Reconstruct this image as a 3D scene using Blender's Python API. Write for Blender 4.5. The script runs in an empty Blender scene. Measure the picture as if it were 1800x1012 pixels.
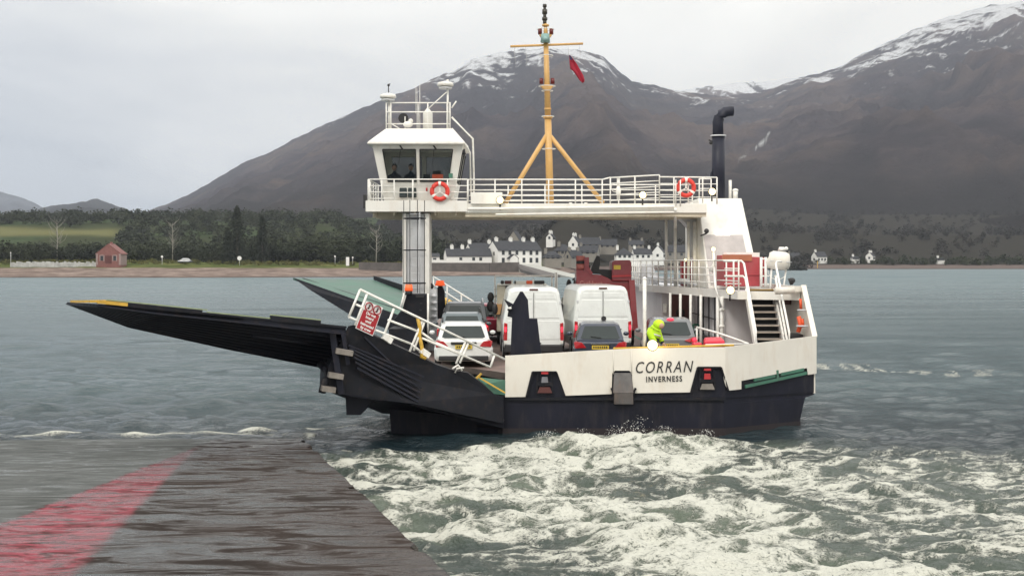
import bpy, bmesh, math, random
import numpy as np
from mathutils import Vector, Matrix
random.seed(7)
R = math.radians
scene = bpy.context.scene
col = scene.collection
# ------------------------------------------------------------------ camera
F = 2300.0; CX = 900.0; HY = 457.0; H = 5.09
cd = bpy.data.cameras.new('camera'); cam = bpy.data.objects.new('camera', cd); col.objects.link(cam)
cam.location = (0, 0, H); cam.rotation_euler = (R(90), 0, 0)
cd.sensor_width = 36.0; cd.sensor_fit = 'HORIZONTAL'; cd.lens = 36.0 * F / 1800.0
cd.shift_y = -(506.0 - HY) / 1800.0
cd.clip_start = 0.3; cd.clip_end = 30000
scene.camera = cam
# ------------------------------------------------------------------ world, sun, exposure
SUN_EL = 42; SUN_ROT = 200
w = bpy.data.worlds.new('World'); scene.world = w; w.use_nodes = True
nt = w.node_tree; nt.nodes.clear()
def N(t, typ, **kw):
    n = t.nodes.new(typ)
    for k, v in kw.items():
        if k in n.inputs: n.inputs[k].default_value = v
        else: setattr(n, k, v)
    return n
def L(t, a, b): t.links.new(a, b)
def ramp(t, src, stops):
    n = t.nodes.new('ShaderNodeValToRGB'); cr = n.color_ramp
    while len(cr.elements) < len(stops): cr.elements.new(0.5)
    for e, (p, c) in zip(cr.elements, stops):
        e.position = p; e.color = (c[0], c[1], c[2], 1) if hasattr(c, '__len__') else (c, c, c, 1)
    L(t, src, n.inputs[0]); return n
def mixc(t, fac, a, b, mode='MIX'):
    n = t.nodes.new('ShaderNodeMix'); n.data_type = 'RGBA'; n.blend_type = mode
    for sock, v in ((n.inputs[0], fac), (n.inputs[6], a), (n.inputs[7], b)):
        if hasattr(v, 'type') and hasattr(v, 'links'): L(t, v, sock)
        elif hasattr(v, '__len__'): sock.default_value = (v[0], v[1], v[2], 1)
        else: sock.default_value = v
    return n.outputs[2]
def math_n(t, op, a, b=None, c=None, clamp=False):
    n = t.nodes.new('ShaderNodeMath'); n.operation = op; n.use_clamp = clamp
    for i, v in enumerate((a, b, c)):
        if v is None: continue
        if hasattr(v, 'links'): L(t, v, n.inputs[i])
        else: n.inputs[i].default_value = v
    return n.outputs[0]
sky = N(nt, 'ShaderNodeTexSky', sky_type='NISHITA', sun_disc=False)
sky.sun_elevation = R(SUN_EL); sky.sun_rotation = R(SUN_ROT); sky.air_density = 1.5; sky.dust_density = 3
tc = N(nt, 'ShaderNodeTexCoord')
mp = N(nt, 'ShaderNodeMapping'); mp.inputs['Scale'].default_value = (1.0, 1.0, 3.2)
L(nt, tc.outputs['Generated'], mp.inputs['Vector'])
cn = N(nt, 'ShaderNodeTexNoise', Scale=2.6, Detail=5.0, Roughness=0.52, Distortion=0.6)
L(nt, mp.outputs[0], cn.inputs['Vector'])
sep = N(nt, 'ShaderNodeSeparateXYZ'); L(nt, tc.outputs['Generated'], sep.inputs[0])
# overcast luminance: brighter towards the zenith, greyer blue low in the west (left)
elev = math_n(nt, 'ADD', sep.outputs['Z'], math_n(nt, 'MULTIPLY', sep.outputs['X'], 0.30))
cloud = ramp(nt, math_n(nt, 'ADD', elev, math_n(nt, 'MULTIPLY', math_n(nt, 'SUBTRACT', cn.outputs[0], 0.5), 0.24)),
             [(0.0, (0.66, 0.73, 0.80)), (0.05, (0.94, 0.97, 0.98)), (0.13, (1.26, 1.24, 1.16)), (0.30, (1.42, 1.38, 1.26)), (0.7, (1.9, 1.86, 1.76))])
cl_br = math_n(nt, 'MULTIPLY_ADD', cn.outputs[0], 0.8, 0.60)
cloud_c = mixc(nt, 1.0, cloud.outputs[0], cl_br, 'MULTIPLY')
bg = N(nt, 'ShaderNodeBackground'); bg.inputs['Strength'].default_value = 1.0
skyc = mixc(nt, 1.0, sky.outputs[0], (0.1, 0.1, 0.1), 'MULTIPLY')
L(nt, mixc(nt, 0.92, skyc, cloud_c), bg.inputs['Color'])
wo = N(nt, 'ShaderNodeOutputWorld'); L(nt, bg.outputs[0], wo.inputs['Surface'])
sd = bpy.data.lights.new('sun', 'SUN'); sd.energy = 1.5; sd.angle = R(14); sd.color = (1.0, 0.94, 0.85)
sun = bpy.data.objects.new('sun', sd); col.objects.link(sun)
sun.rotation_euler = (R(90 - SUN_EL), 0, R(-22))
sun.location = (-10, -20, 60)
scene.view_settings.view_transform = 'Standard'; scene.view_settings.look = 'None'
scene.view_settings.exposure = 0.0; scene.view_settings.gamma = 1.0
scene.cycles.max_bounces = 6; scene.cycles.volume_bounces = 0; scene.cycles.transparent_max_bounces = 12

# ------------------------------------------------------------------ helpers
def P(px, py, Y): return Vector(((px - CX) / F * Y, Y, H - (py - HY) / F * Y))
ORG = {}
def tag(o, label=None, cat=None, group=None, kind=None):
    if label: o['label'] = label
    if cat: o['category'] = cat
    if group: o['group'] = group
    if kind: o['kind'] = kind
    return o
def empty(name, loc, label, cat, group=None, rz=0):
    o = bpy.data.objects.new(name, None); col.objects.link(o); o.location = loc; o.rotation_euler = (0, 0, rz)
    o.empty_display_size = 0.3
    ORG[o.name] = Vector(loc)
    return tag(o, label, cat, group)
class MB:
    def __init__(s): s.bm = bmesh.new()
    def hexa(s, p):
        v = [s.bm.verts.new(q) for q in p]
        for f in ((0, 1, 2, 3), (7, 6, 5, 4), (0, 4, 5, 1), (1, 5, 6, 2), (2, 6, 7, 3), (3, 7, 4, 0)):
            s.bm.faces.new([v[i] for i in f])
        return s
    def box(s, x0, x1, y0, y1, z0, z1):
        return s.hexa([(x0, y0, z0), (x1, y0, z0), (x1, y1, z0), (x0, y1, z0), (x0, y0, z1), (x1, y0, z1), (x1, y1, z1), (x0, y1, z1)])
    def prism(s, pts, vec, tri=True):
        vec = Vector(vec); pts = [Vector(p) for p in pts]
        a = [s.bm.verts.new(p) for p in pts]; b = [s.bm.verts.new(p + vec) for p in pts]
        n = len(pts); fs = [s.bm.faces.new(a), s.bm.faces.new(b[::-1])]
        for i in range(n): s.bm.faces.new((a[i], b[i], b[(i + 1) % n], a[(i + 1) % n]))
        s.bm.normal_update()
        if tri and n > 4: bmesh.ops.triangulate(s.bm, faces=fs, ngon_method='EAR_CLIP')
        return s
    def plate(s, pts): 
        f = s.bm.faces.new([s.bm.verts.new(p) for p in pts]); return s
    def beam(s, a, b, w, h=None):
        h = h or w; a = Vector(a); b = Vector(b); d = (b - a)
        if d.length < 1e-6: return s
        d.normalize(); up = Vector((0, 0, 1)) if abs(d.z) < 0.95 else Vector((0, 1, 0))
        x = d.cross(up).normalized() * w / 2; y = x.cross(d).normalized() * h / 2
        return s.hexa([a - x - y, a + x - y, a + x + y, a - x + y, b - x - y, b + x - y, b + x + y, b - x + y])
    def tube(s, pts, r, seg=8, closed=False):
        pts = [Vector(p) for p in pts]; n = len(pts); rings = []
        rr = r if hasattr(r, '__len__') else [r] * n
        for i, p in enumerate(pts):
            if closed: d = pts[(i + 1) % n] - pts[i - 1]
            else: d = pts[min(i + 1, n - 1)] - pts[max(i - 1, 0)]
            d.normalize(); up = Vector((0, 0, 1)) if abs(d.z) < 0.9 else Vector((0, 1, 0))
            x = d.cross(up).normalized(); y = x.cross(d).normalized()
            rings.append([s.bm.verts.new(p + (x * math.cos(2 * math.pi * k / seg) + y * math.sin(2 * math.pi * k / seg)) * rr[i]) for k in range(seg)])
        for i in range(n if closed else n - 1):
            A = rings[i]; B = rings[(i + 1) % n]
            for k in range(seg):
                f = s.bm.faces.new((A[k], A[(k + 1) % seg], B[(k + 1) % seg], B[k])); f.smooth = True
        if not closed:
            s.bm.faces.new(rings[0][::-1]); s.bm.faces.new(rings[-1])
        return s
    def tubes(s, segs, r, seg=6):
        for a, b in segs: s.tube([a, b], r, seg)
        return s
    def ball(s, c, r, sc=(1, 1, 1), seg=14, rings=9):
        m = Matrix.Translation(Vector(c)) @ Matrix.Diagonal((sc[0], sc[1], sc[2], 1))
        g = bmesh.ops.create_uvsphere(s.bm, u_segments=seg, v_segments=rings, radius=r, matrix=m)
        for v in g['verts']:
            for f in v.link_faces: f.smooth = True
        return s
    def ring(s, c, r, t, axis='Y', seg=28, a0=0, a1=2 * math.pi, ts=8):
        c = Vector(c); full = abs(a1 - a0) > 6.28; pts = []
        m = seg if full else seg + 1
        for i in range(m):
            a = a0 + (a1 - a0) * i / seg
            if axis == 'Y': pts.append(c + Vector((math.cos(a) * r, 0, math.sin(a) * r)))
            else: pts.append(c + Vector((math.cos(a) * r, math.sin(a) * r, 0)))
        return s.tube(pts, t, ts, closed=full)
    def build(s, name, mat, parent=None, bevel=0, world=True, label=None, smooth=False, seg=2):
        bmesh.ops.recalc_face_normals(s.bm, faces=s.bm.faces)
        me = bpy.data.meshes.new(name); s.bm.to_mesh(me); s.bm.free()
        o = bpy.data.objects.new(name, me); col.objects.link(o)
        me.materials.append(mat)
        if smooth: me.polygons.foreach_set('use_smooth', [True] * len(me.polygons))
        if parent is not None:
            o.parent = parent; org = ORG.get(parent.name, Vector((0, 0, 0))) if world else Vector((0, 0, 0))
            if world: me.transform(Matrix.Translation(-org))
            ORG[o.name] = org
        if bevel:
            b = o.modifiers.new('bevel', 'BEVEL'); b.width = bevel; b.segments = seg; b.limit_method = 'ANGLE'; b.angle_limit = R(32)
            b.harden_normals = False
        if label: o['label'] = label
        return o
def np_mesh(name, verts, faces, mat, smooth=True, attrs=None):
    me = bpy.data.meshes.new(name)
    nf = len(faces); k = faces.shape[1]
    me.vertices.add(len(verts)); me.vertices.foreach_set('co', verts.astype(np.float32).ravel())
    me.loops.add(nf * k); me.loops.foreach_set('vertex_index', faces.astype(np.int32).ravel())
    me.polygons.add(nf); me.polygons.foreach_set('loop_start', np.arange(0, nf * k, k, dtype=np.int32))
    try: me.polygons.foreach_set('loop_total', np.full(nf, k, dtype=np.int32))
    except Exception: pass
    me.polygons.foreach_set('use_smooth', np.full(nf, smooth))
    for an, av in (attrs or {}).items():
        a = me.attributes.new(an, 'FLOAT', 'POINT'); a.data.foreach_set('value', av.astype(np.float32).ravel())
    me.update(calc_edges=True); me.materials.append(mat)
    o = bpy.data.objects.new(name, me); col.objects.link(o); return o
def grid_faces(nr, nc):
    i = np.arange(nr - 1)[:, None] * nc + np.arange(nc - 1)[None, :]
    return np.stack([i, i + 1, i + nc + 1, i + nc], -1).reshape(-1, 4)
_tab = {}
def vn(x, y, seed=0):
    if seed not in _tab: _tab[seed] = np.random.RandomState(seed + 11).rand(256, 256)
    T = _tab[seed]; xi = np.floor(x).astype(int); yi = np.floor(y).astype(int)
    fx = x - xi; fy = y - yi; fx = fx * fx * fx * (fx * (fx * 6 - 15) + 10); fy = fy * fy * fy * (fy * (fy * 6 - 15) + 10)
    a = T[xi & 255, yi & 255]; b = T[(xi + 1) & 255, yi & 255]; c = T[xi & 255, (yi + 1) & 255]; d = T[(xi + 1) & 255, (yi + 1) & 255]
    return (a * (1 - fx) + b * fx) * (1 - fy) + (c * (1 - fx) + d * fx) * fy
def fbm(x, y, o=5, seed=0, g=0.5):
    s = 0; a = 1; t = 0
    for k in range(o):
        s = s + a * vn(x * 2 ** k + 17.3 * k, y * 2 ** k - 9.1 * k, seed + k); t += a; a *= g
    return s / t
def ridged(x, y, o=5, seed=0, g=0.55):
    s = 0; a = 1; t = 0
    for k in range(o):
        s = s + a * (1 - np.abs(2 * vn(x * 2 ** k + 31.7 * k, y * 2 ** k + 5.3 * k, seed + k) - 1)); t += a; a *= g
    return s / t
def sst(x, a, b):
    t = np.clip((x - a) / (b - a), 0, 1); return t * t * (3 - 2 * t)

# ------------------------------------------------------------------ materials
def newmat(name):
    m = bpy.data.materials.new(name); m.use_nodes = True; t = m.node_tree
    return m, t, t.nodes['Principled BSDF']
def mat(name, c, rough=0.5, metal=0.0, var=0.12, scale=3.0, bump=0.0, dirt=None, dirt_amt=0.0, dscale=(1.2, 1.2, 0.25), coat=0.0, spec=None, alpha=None):
    m, t, b = newmat(name)
    g = N(t, 'ShaderNodeNewGeometry')
    n1 = N(t, 'ShaderNodeTexNoise', Scale=scale, Detail=5.0, Roughness=0.6); L(t, g.outputs['Position'], n1.inputs['Vector'])
    lo = [x * (1 - var) for x in c]; hi = [min(1, x * (1 + var)) for x in c]
    cc = ramp(t, n1.outputs[0], [(0.3, lo), (0.7, hi)]).outputs[0]
    if dirt is not None:
        mpn = N(t, 'ShaderNodeMapping'); mpn.inputs['Scale'].default_value = dscale; L(t, g.outputs['Position'], mpn.inputs['Vector'])
        n2 = N(t, 'ShaderNodeTexNoise', Scale=2.2, Detail=8.0, Roughness=0.68); L(t, mpn.outputs[0], n2.inputs['Vector'])
        f = ramp(t, n2.outputs[0], [(0.5, 0.0), (0.78, dirt_amt)]).outputs[0]
        cc = mixc(t, f, cc, dirt)
    L(t, cc, b.inputs['Base Color'])
    rr = math_n(t, 'MULTIPLY_ADD', n1.outputs[0], 0.2, rough - 0.1, clamp=True); L(t, rr, b.inputs['Roughness'])
    b.inputs['Metallic'].default_value = metal; b.inputs['Coat Weight'].default_value = coat
    if spec is not None: b.inputs['Specular IOR Level'].default_value = spec
    if bump:
        n3 = N(t, 'ShaderNodeTexNoise', Scale=scale * 6, Detail=4.0); L(t, g.outputs['Position'], n3.inputs['Vector'])
        bp = N(t, 'ShaderNodeBump'); bp.inputs['Strength'].default_value = bump; bp.inputs['Distance'].default_value = 0.02
        L(t, n3.outputs[0], bp.inputs['Height']); L(t, bp.outputs[0], b.inputs['Normal'])
    return m
def emit(name, c, s):
    m, t, b = newmat(name); b.inputs['Base Color'].default_value = (*c, 1)
    b.inputs['Emission Color'].default_value = (*c, 1); b.inputs['Emission Strength'].default_value = s; return m
M = {}
M['white'] = mat('white_paint', (0.74, 0.725, 0.68), 0.45, var=0.05, scale=1.3, dirt=(0.42, 0.27, 0.13), dirt_amt=0.30, dscale=(1.4, 1.4, 0.45))
M['cream'] = mat('bulwark_cream_paint', (0.70, 0.668, 0.605), 0.42, var=0.05, scale=1.1, dirt=(0.45, 0.30, 0.16), dirt_amt=0.30, dscale=(1.3, 1.3, 0.40))
M['whitesteel'] = mat('white_rail_paint', (0.80, 0.79, 0.75), 0.4, var=0.08, scale=4, dirt=(0.4, 0.25, 0.12), dirt_amt=0.4, dscale=(4, 4, 4))
M['greypaint'] = mat('pale_grey_paint', (0.55, 0.56, 0.58), 0.45, var=0.08, scale=1.5, dirt=(0.3, 0.2, 0.12), dirt_amt=0.3)
M['hull'] = mat('hull_black_paint', (0.010, 0.011, 0.020), 0.5, spec=0.22, var=0.3, scale=1.2, dirt=(0.05, 0.045, 0.045), dirt_amt=0.6)
M['antifoul'] = mat('antifouling_dark_red', (0.013, 0.008, 0.010), 0.6, var=0.3, scale=1.5)
M['black'] = mat('black_steel', (0.010, 0.011, 0.016), 0.5, spec=0.2, var=0.35, scale=2.0, dirt=(0.07, 0.045, 0.03), dirt_amt=0.35, dscale=(2, 2, 2))
M['blacksteel2'] = mat('ramp_underside_steel', (0.015, 0.017, 0.027), 0.5, spec=0.2, var=0.3, scale=2.0, dirt=(0.08, 0.05, 0.035), dirt_amt=0.4, dscale=(2, 2, 2))
M['rubber'] = mat('rubber', (0.02, 0.02, 0.022), 0.75, var=0.2)
M['fender'] = mat('worn_timber_fender', (0.20, 0.18, 0.16), 0.8, var=0.25, scale=6)
M['greendeck'] = mat('green_deck_paint', (0.050, 0.155, 0.105), 0.6, var=0.22, scale=1.2, dirt=(0.10, 0.11, 0.10), dirt_amt=0.8, dscale=(1, 1, 1))
M['deck'] = mat('worn_deck', (0.17, 0.115, 0.10), 0.65, var=0.3, scale=1.2, dirt=(0.09, 0.13, 0.10), dirt_amt=0.7, dscale=(1, 1, 1))
M['yellow'] = mat('yellow_paint', (0.62, 0.38, 0.05), 0.5, var=0.15, dirt=(0.2, 0.12, 0.05), dirt_amt=0.5, dscale=(3, 3, 3))
M['mast'] = mat('buff_mast_paint', (0.62, 0.37, 0.13), 0.45, var=0.10, scale=2, dirt=(0.3, 0.16, 0.07), dirt_amt=0.4)
M['red'] = mat('red_paint', (0.42, 0.025, 0.03), 0.45, var=0.15, scale=2)
M['redbox'] = mat('faded_red_locker', (0.36, 0.045, 0.055), 0.55, var=0.15, scale=1.5, dirt=(0.3, 0.2, 0.18), dirt_amt=0.3)
M['orange'] = mat('orange_plastic', (0.75, 0.10, 0.03), 0.5, var=0.1)
M['buoy'] = mat('lifebuoy_red', (0.66, 0.045, 0.03), 0.5, var=0.1)
M['hivis'] = mat('hivis_yellow', (0.55, 0.85, 0.02), 0.7, var=0.12)
M['navycloth'] = mat('navy_cloth', (0.02, 0.025, 0.04), 0.85, var=0.2)
M['skin'] = mat('skin', (0.5, 0.3, 0.22), 0.55, var=0.08)
M['funnel'] = mat('exhaust_dark_blue_grey', (0.020, 0.022, 0.036), 0.5, spec=0.3, var=0.2)
M['maroon'] = mat('maroon_door', (0.09, 0.025, 0.022), 0.5, var=0.15)
M['stair'] = mat('stair_black', (0.012, 0.012, 0.012), 0.7)
M['nosing'] = mat('worn_nosing', (0.36, 0.31, 0.26), 0.5, var=0.2)
M['ochre'] = mat('ochre_step', (0.42, 0.26, 0.06), 0.6)
M['lamp'] = emit('lamp_glass_lit', (1.0, 0.80, 0.42), 2.6)
M['lampw'] = emit('lamp_tube_lit', (1.0, 0.97, 0.9), 2.0)
M['orangelit'] = emit('orange_beacon', (0.9, 0.12, 0.03), 0.6)
M['taillit'] = emit('tail_lamp_lit', (0.9, 0.03, 0.06), 1.6)
M['dark'] = mat('dark_plastic', (0.02, 0.02, 0.022), 0.55)
M['text'] = mat('black_lettering', (0.02, 0.02, 0.02), 0.5)
M['wtext'] = mat('white_lettering', (0.78, 0.78, 0.76), 0.5)
M['signred'] = mat('sign_red', (0.34, 0.008, 0.016), 0.45, var=0.05)
M['signwhite'] = mat('sign_white', (0.75, 0.74, 0.73), 0.45, var=0.05)
M['flag'] = mat('red_ensign_cloth', (0.38, 0.02, 0.045), 0.8, var=0.15)
M['numplate'] = mat('number_plate_yellow', (0.62, 0.44, 0.05), 0.4, var=0.1)
M['taillamp'] = mat('tail_lamp_red', (0.40, 0.015, 0.02), 0.2, coat=0.5)
M['chrome'] = mat('chrome', (0.6, 0.6, 0.6), 0.2, metal=1.0)
def glass(name, tint, tr=0.5):
    m, t, b = newmat(name)
    b.inputs['Base Color'].default_value = (*tint, 1); b.inputs['Roughness'].default_value = 0.06
    b.inputs['Coat Weight'].default_value = 0.3
    tp = N(t, 'ShaderNodeBsdfTransparent'); tp.inputs[0].default_value = (0.92, 0.94, 0.93, 1)
    mx = N(t, 'ShaderNodeMixShader'); mx.inputs[0].default_value = 1 - tr
    L(t, tp.outputs[0], mx.inputs[1]); L(t, b.outputs[0], mx.inputs[2])
    L(t, mx.outputs[0], t.nodes['Material Output'].inputs['Surface']); return m
M['glass'] = glass('wheelhouse_glass', (0.02, 0.03, 0.035), 0.86)
M['carglass'] = mat('car_glass', (0.022, 0.032, 0.032), 0.10, var=0.1, spec=0.5)
def carpaint(name, c, coat=0.6): return mat(name, c, 0.35, var=0.05, scale=1.5, coat=coat, dirt=(0.2, 0.17, 0.14), dirt_amt=0.2, dscale=(2, 2, 2))
M['carwhite'] = carpaint('white_car_paint', (0.72, 0.73, 0.72))
M['vanwhite'] = carpaint('white_van_paint', (0.74, 0.76, 0.74))
M['carnavy'] = carpaint('navy_car_paint', (0.025, 0.035, 0.06))
M['carslate'] = carpaint('slate_blue_car_paint', (0.10, 0.13, 0.145))
M['cargrey'] = carpaint('grey_car_paint', (0.16, 0.17, 0.18))
M['carred'] = carpaint('red_car_paint', (0.40, 0.02, 0.06))
M['cardark'] = carpaint('dark_slate_car_paint', (0.05, 0.06, 0.07))
M['lorryred'] = carpaint('lorry_red_paint', (0.22, 0.012, 0.018))
M['beige'] = mat('beige_panel', (0.5, 0.47, 0.38), 0.5)
# ------------------------------------------------------------------ water
def build_water():
    nr, nc = 1000, 900
    # rows uniform in 1/Y near, stretching out to the far shore
    inv = np.linspace(1 / 9.0, 1 / 1500.0, nr); Yr = 1 / inv
    Xn = np.linspace(-0.68, 0.68, nc)
    Y = np.repeat(Yr[:, None], nc, 1); X = Xn[None, :] * (Y + 6)
    Yp = Y
    rs = np.random.RandomState(3); Z = np.zeros_like(X)
    dY = np.gradient(Yr)[:, None]; sp = np.maximum(dY, 1.36 * (Y + 6) / nc)
    for i in range(70):
        lam = 0.35 * (16.0) ** (i / 70.0); th = R(78) + rs.normal() * 0.6; k = 2 * math.pi / lam
        amp = 0.0080 * lam ** 0.5
        fade = sst(lam / sp, 2.5, 6.0)
        ph = k * (math.cos(th) * X + math.sin(th) * Y) + rs.rand() * 6.28 + 1.5 * vn(X / (lam * 5) + i, Y / (lam * 5), 5)
        Z += amp * fade * np.sin(ph)
    gust = fbm(X / 14, Y / 9, 3, 40)
    Z *= 0.45 + 1.1 * gust
    # propeller wash astern of the ferry
    wx = X + 1.1 * (fbm(X / 1.5, Y / 1.5, 3, 60) - 0.5); wy = Y + 1.1 * (fbm(X / 1.5 + 9, Y / 1.5, 3, 61) - 0.5)
    cxl = 1.6 + 0.02 * (38 - Y)
    dens = sst(wx, -7.5, -3.5) * (1 - sst(wx, 4.8 + 0.08 * (38 - Y), 11.5)) * (1 - sst(wy, 33.4 + 2.6 * sst(X, -3.5, 1.0), 35.0 + 2.4 * sst(X, -3.5, 1.0))) 
    dens *= 0.35 + 0.65 * sst(fbm(X / 3.5, Y / 2.6, 3, 71), 0.30, 0.60)
    right = sst(wx, 3.5, 6) * (1 - sst(wx, 10, 20)) * (1 - sst(wy, 31.5, 36.5)) * 0.55
    env = np.maximum(dens, right)
    a = fbm(X / 0.9, Y / 0.7, 4, 80); b = ridged(wx / 0.55, wy / 0.34, 4, 90, 0.6)
    b2 = ridged(wx / 1.5 + 3, wy / 0.85, 4, 95, 0.6)
    foam = env * 0.86 + (b - 0.60) * 2.0 + (b2 - 0.60) * 1.7 + 0.5 * (fbm(X / 3.2, Y / 1.6, 3, 77) - 0.5)
    foam = sst(foam, 0.25, 1.25) * sst(env, 0.04, 0.3)
    Z += env * (0.42 * (fbm(X / 2.2, Y / 1.5, 4, 81) - 0.5) + 0.24 * (a - 0.5) + 0.10 * (b - 0.5)) * 1.05
    # upwelling humps just aft of the transom
    for hx, hy, hh, rx, ry in ((2.3, 36.3, 0.42, 1.5, 0.8), (4.4, 36.2, 0.34, 1.1, 0.7), (0.2, 35.2, 0.16, 1.3, 0.8), (-1.8, 33.4, 0.12, 1.2, 1.0), (6.3, 35.4, 0.12, 1.6, 0.8)):
        g = np.exp(-((X - hx) / rx) ** 2 - ((Y - hy) / ry) ** 2); Z += 0.75 * hh * g * (0.7 + 0.8 * (a - 0.3)); foam = np.maximum(foam, g * sst(b + 0.35 * a, 0.66, 1.02) * 0.8)
    # lapping foam at the toe of the slipway
    toe = np.exp(-((Y - 38.1 - 0.9 * (fbm(X / 1.5, Y * 0, 4, 33) - 0.5)) / 0.30) ** 2) * (X < -5.7)
    Z += 0.05 * toe; foam = np.maximum(foam, toe * sst(a + 0.5 * (b - 0.5), 0.25, 0.55))
    for sx, sy, rx, ry, hh in ((-7.6, 39.0, 0.5, 0.3, 0.12), (-5.3, 40.0, 0.9, 0.22, 0.04), (-11.2, 38.5, 0.5, 0.2, 0.1)):
        g = np.exp(-((X - sx) / rx) ** 2 - ((Y - sy) / ry) ** 2); Z += hh * g * (0.6 + a); foam = np.maximum(foam, sst(g, 0.12, 0.4) * sst(g + 1.6 * (a - 0.5) + 0.8 * (b - 0.5), 0.4, 0.95))
    # fading wake streak off the starboard side
    ln = np.exp(-((Y - 62 + (X - 15) * 0.5 + 2.2 * (fbm(X / 2.5, Y / 5, 3, 44) - 0.5)) / 1.5) ** 2) * sst(X, 13, 15) * (1 - sst(X, 17, 24))
    foam = np.maximum(foam, 0.75 * ln * sst(ridged(X / 0.7, Y / 1.6, 3, 99), 0.6, 0.85))
    env = np.maximum(env, 0)
    # calm water kept just under the slipway surface
    V = np.stack([X, Yp, Z], -1).reshape(-1, 3)
    m, t, bs = newmat('sea_water')
    g = N(t, 'ShaderNodeNewGeometry')
    at = N(t, 'ShaderNodeAttribute', attribute_name='foam'); ae = N(t, 'ShaderNodeAttribute', attribute_name='wash')
    mpn = N(t, 'ShaderNodeMapping'); mpn.inputs['Scale'].default_value = (1, 1.25, 1); L(t, g.outputs['Position'], mpn.inputs['Vector'])
    n1 = N(t, 'ShaderNodeTexNoise', Scale=1.3, Detail=6.0, Roughness=0.62, Distortion=0.4); L(t, mpn.outputs[0], n1.inputs['Vector'])
    n2 = N(t, 'ShaderNodeTexNoise', Scale=9.0, Detail=4.0, Roughness=0.6, Distortion=0.8); L(t, mpn.outputs[0], n2.inputs['Vector'])
    n3 = N(t, 'ShaderNodeTexNoise', Scale=0.22, Detail=5.0, Roughness=0.6); L(t, mpn.outputs[0], n3.inputs['Vector'])
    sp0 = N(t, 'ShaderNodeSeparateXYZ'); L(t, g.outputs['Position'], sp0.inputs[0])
    seac = ramp(t, math_n(t, 'DIVIDE', sp0.outputs['Y'], 400.0), [(0.092, (0.010, 0.022, 0.028)), (0.13, (0.050, 0.084, 0.095)), (0.6, (0.078, 0.126, 0.142))]).outputs[0]  # sky and hull reflections put into the colour: dark near stern, paler far out
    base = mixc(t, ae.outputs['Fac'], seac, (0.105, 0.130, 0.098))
    n4 = N(t, 'ShaderNodeTexNoise', Scale=4.5, Detail=4.0, Roughness=0.62, Distortion=2.2); L(t, mpn.outputs[0], n4.inputs['Vector'])
    n5 = N(t, 'ShaderNodeTexNoise', Scale=26.0, Detail=4.0, Roughness=0.7, Distortion=0.5); L(t, mpn.outputs[0], n5.inputs['Vector'])
    rid = math_n(t, 'ABSOLUTE', math_n(t, 'SUBTRACT', n4.outputs[0], 0.5))   # thin branching veins of foam
    ff = math_n(t, 'ADD', at.outputs['Fac'], math_n(t, 'MULTIPLY', math_n(t, 'SUBTRACT', n2.outputs[0], 0.5), 1.5))
    ff = math_n(t, 'ADD', ff, math_n(t, 'MULTIPLY', math_n(t, 'SUBTRACT', n5.outputs[0], 0.5), 0.8))
    ff = math_n(t, 'ADD', ff, math_n(t, 'MULTIPLY_ADD', rid, -4.6, 0.42))
    fm = ramp(t, ff, [(0.18, 0.0), (0.50, 0.38), (0.95, 1.0)]).outputs[0]
    gate = ramp(t, at.outputs['Fac'], [(0.02, 0.0), (0.15, 1.0)]).outputs[0]
    fm = math_n(t, 'MULTIPLY', fm, gate)
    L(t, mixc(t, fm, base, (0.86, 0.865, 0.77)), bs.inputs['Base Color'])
    spx = N(t, 'ShaderNodeSeparateXYZ'); L(t, g.outputs['Position'], spx.inputs[0])
    ruf = ramp(t, math_n(t, 'DIVIDE', spx.outputs['Y'], 400.0), [(0.10, 0.10), (0.30, 0.24), (1.0, 0.42)]).outputs[0]   # wind-ruffled channel
    pt = N(t, 'ShaderNodeTexNoise', Scale=0.09, Detail=4.0, Roughness=0.6); mpp = N(t, 'ShaderNodeMapping'); mpp.inputs['Scale'].default_value = (0.35, 1.6, 1); L(t, g.outputs['Position'], mpp.inputs['Vector']); L(t, mpp.outputs[0], pt.inputs['Vector'])
    ruf = math_n(t, 'MULTIPLY', ruf, ramp(t, pt.outputs[0], [(0.35, 0.6), (0.65, 1.25)]).outputs[0])
    L(t, math_n(t, 'MULTIPLY_ADD', fm, 0.6, ruf, clamp=True), bs.inputs['Roughness'])
    bs.inputs['IOR'].default_value = 1.33
    h = math_n(t, 'ADD', math_n(t, 'MULTIPLY', n1.outputs[0], 0.34), math_n(t, 'MULTIPLY', n2.outputs[0], 0.07))
    h = math_n(t, 'ADD', h, math_n(t, 'MULTIPLY', n3.outputs[0], 0.5))
    h = math_n(t, 'ADD', h, math_n(t, 'MULTIPLY', math_n(t, 'MULTIPLY', fm, n5.outputs[0]), 0.10))
    bp = N(t, 'ShaderNodeBump'); bp.inputs['Strength'].default_value = 0.9; bp.inputs['Distance'].default_value = 1.15
    L(t, h, bp.inputs['Height']); L(t, bp.outputs[0], bs.inputs['Normal'])
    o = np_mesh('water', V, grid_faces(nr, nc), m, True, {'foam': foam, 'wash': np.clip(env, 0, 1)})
    tag(o, kind='structure')
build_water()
# sea bed / ground sheet far below everything, reaching past the horizon
mb = MB(); mb.box(-9000, 9000, -300, 12000, -2.6, -2.5)
tag(mb.build('ground', mat('sea_bed', (0.03, 0.04, 0.04), 0.9)), kind='structure')

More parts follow.
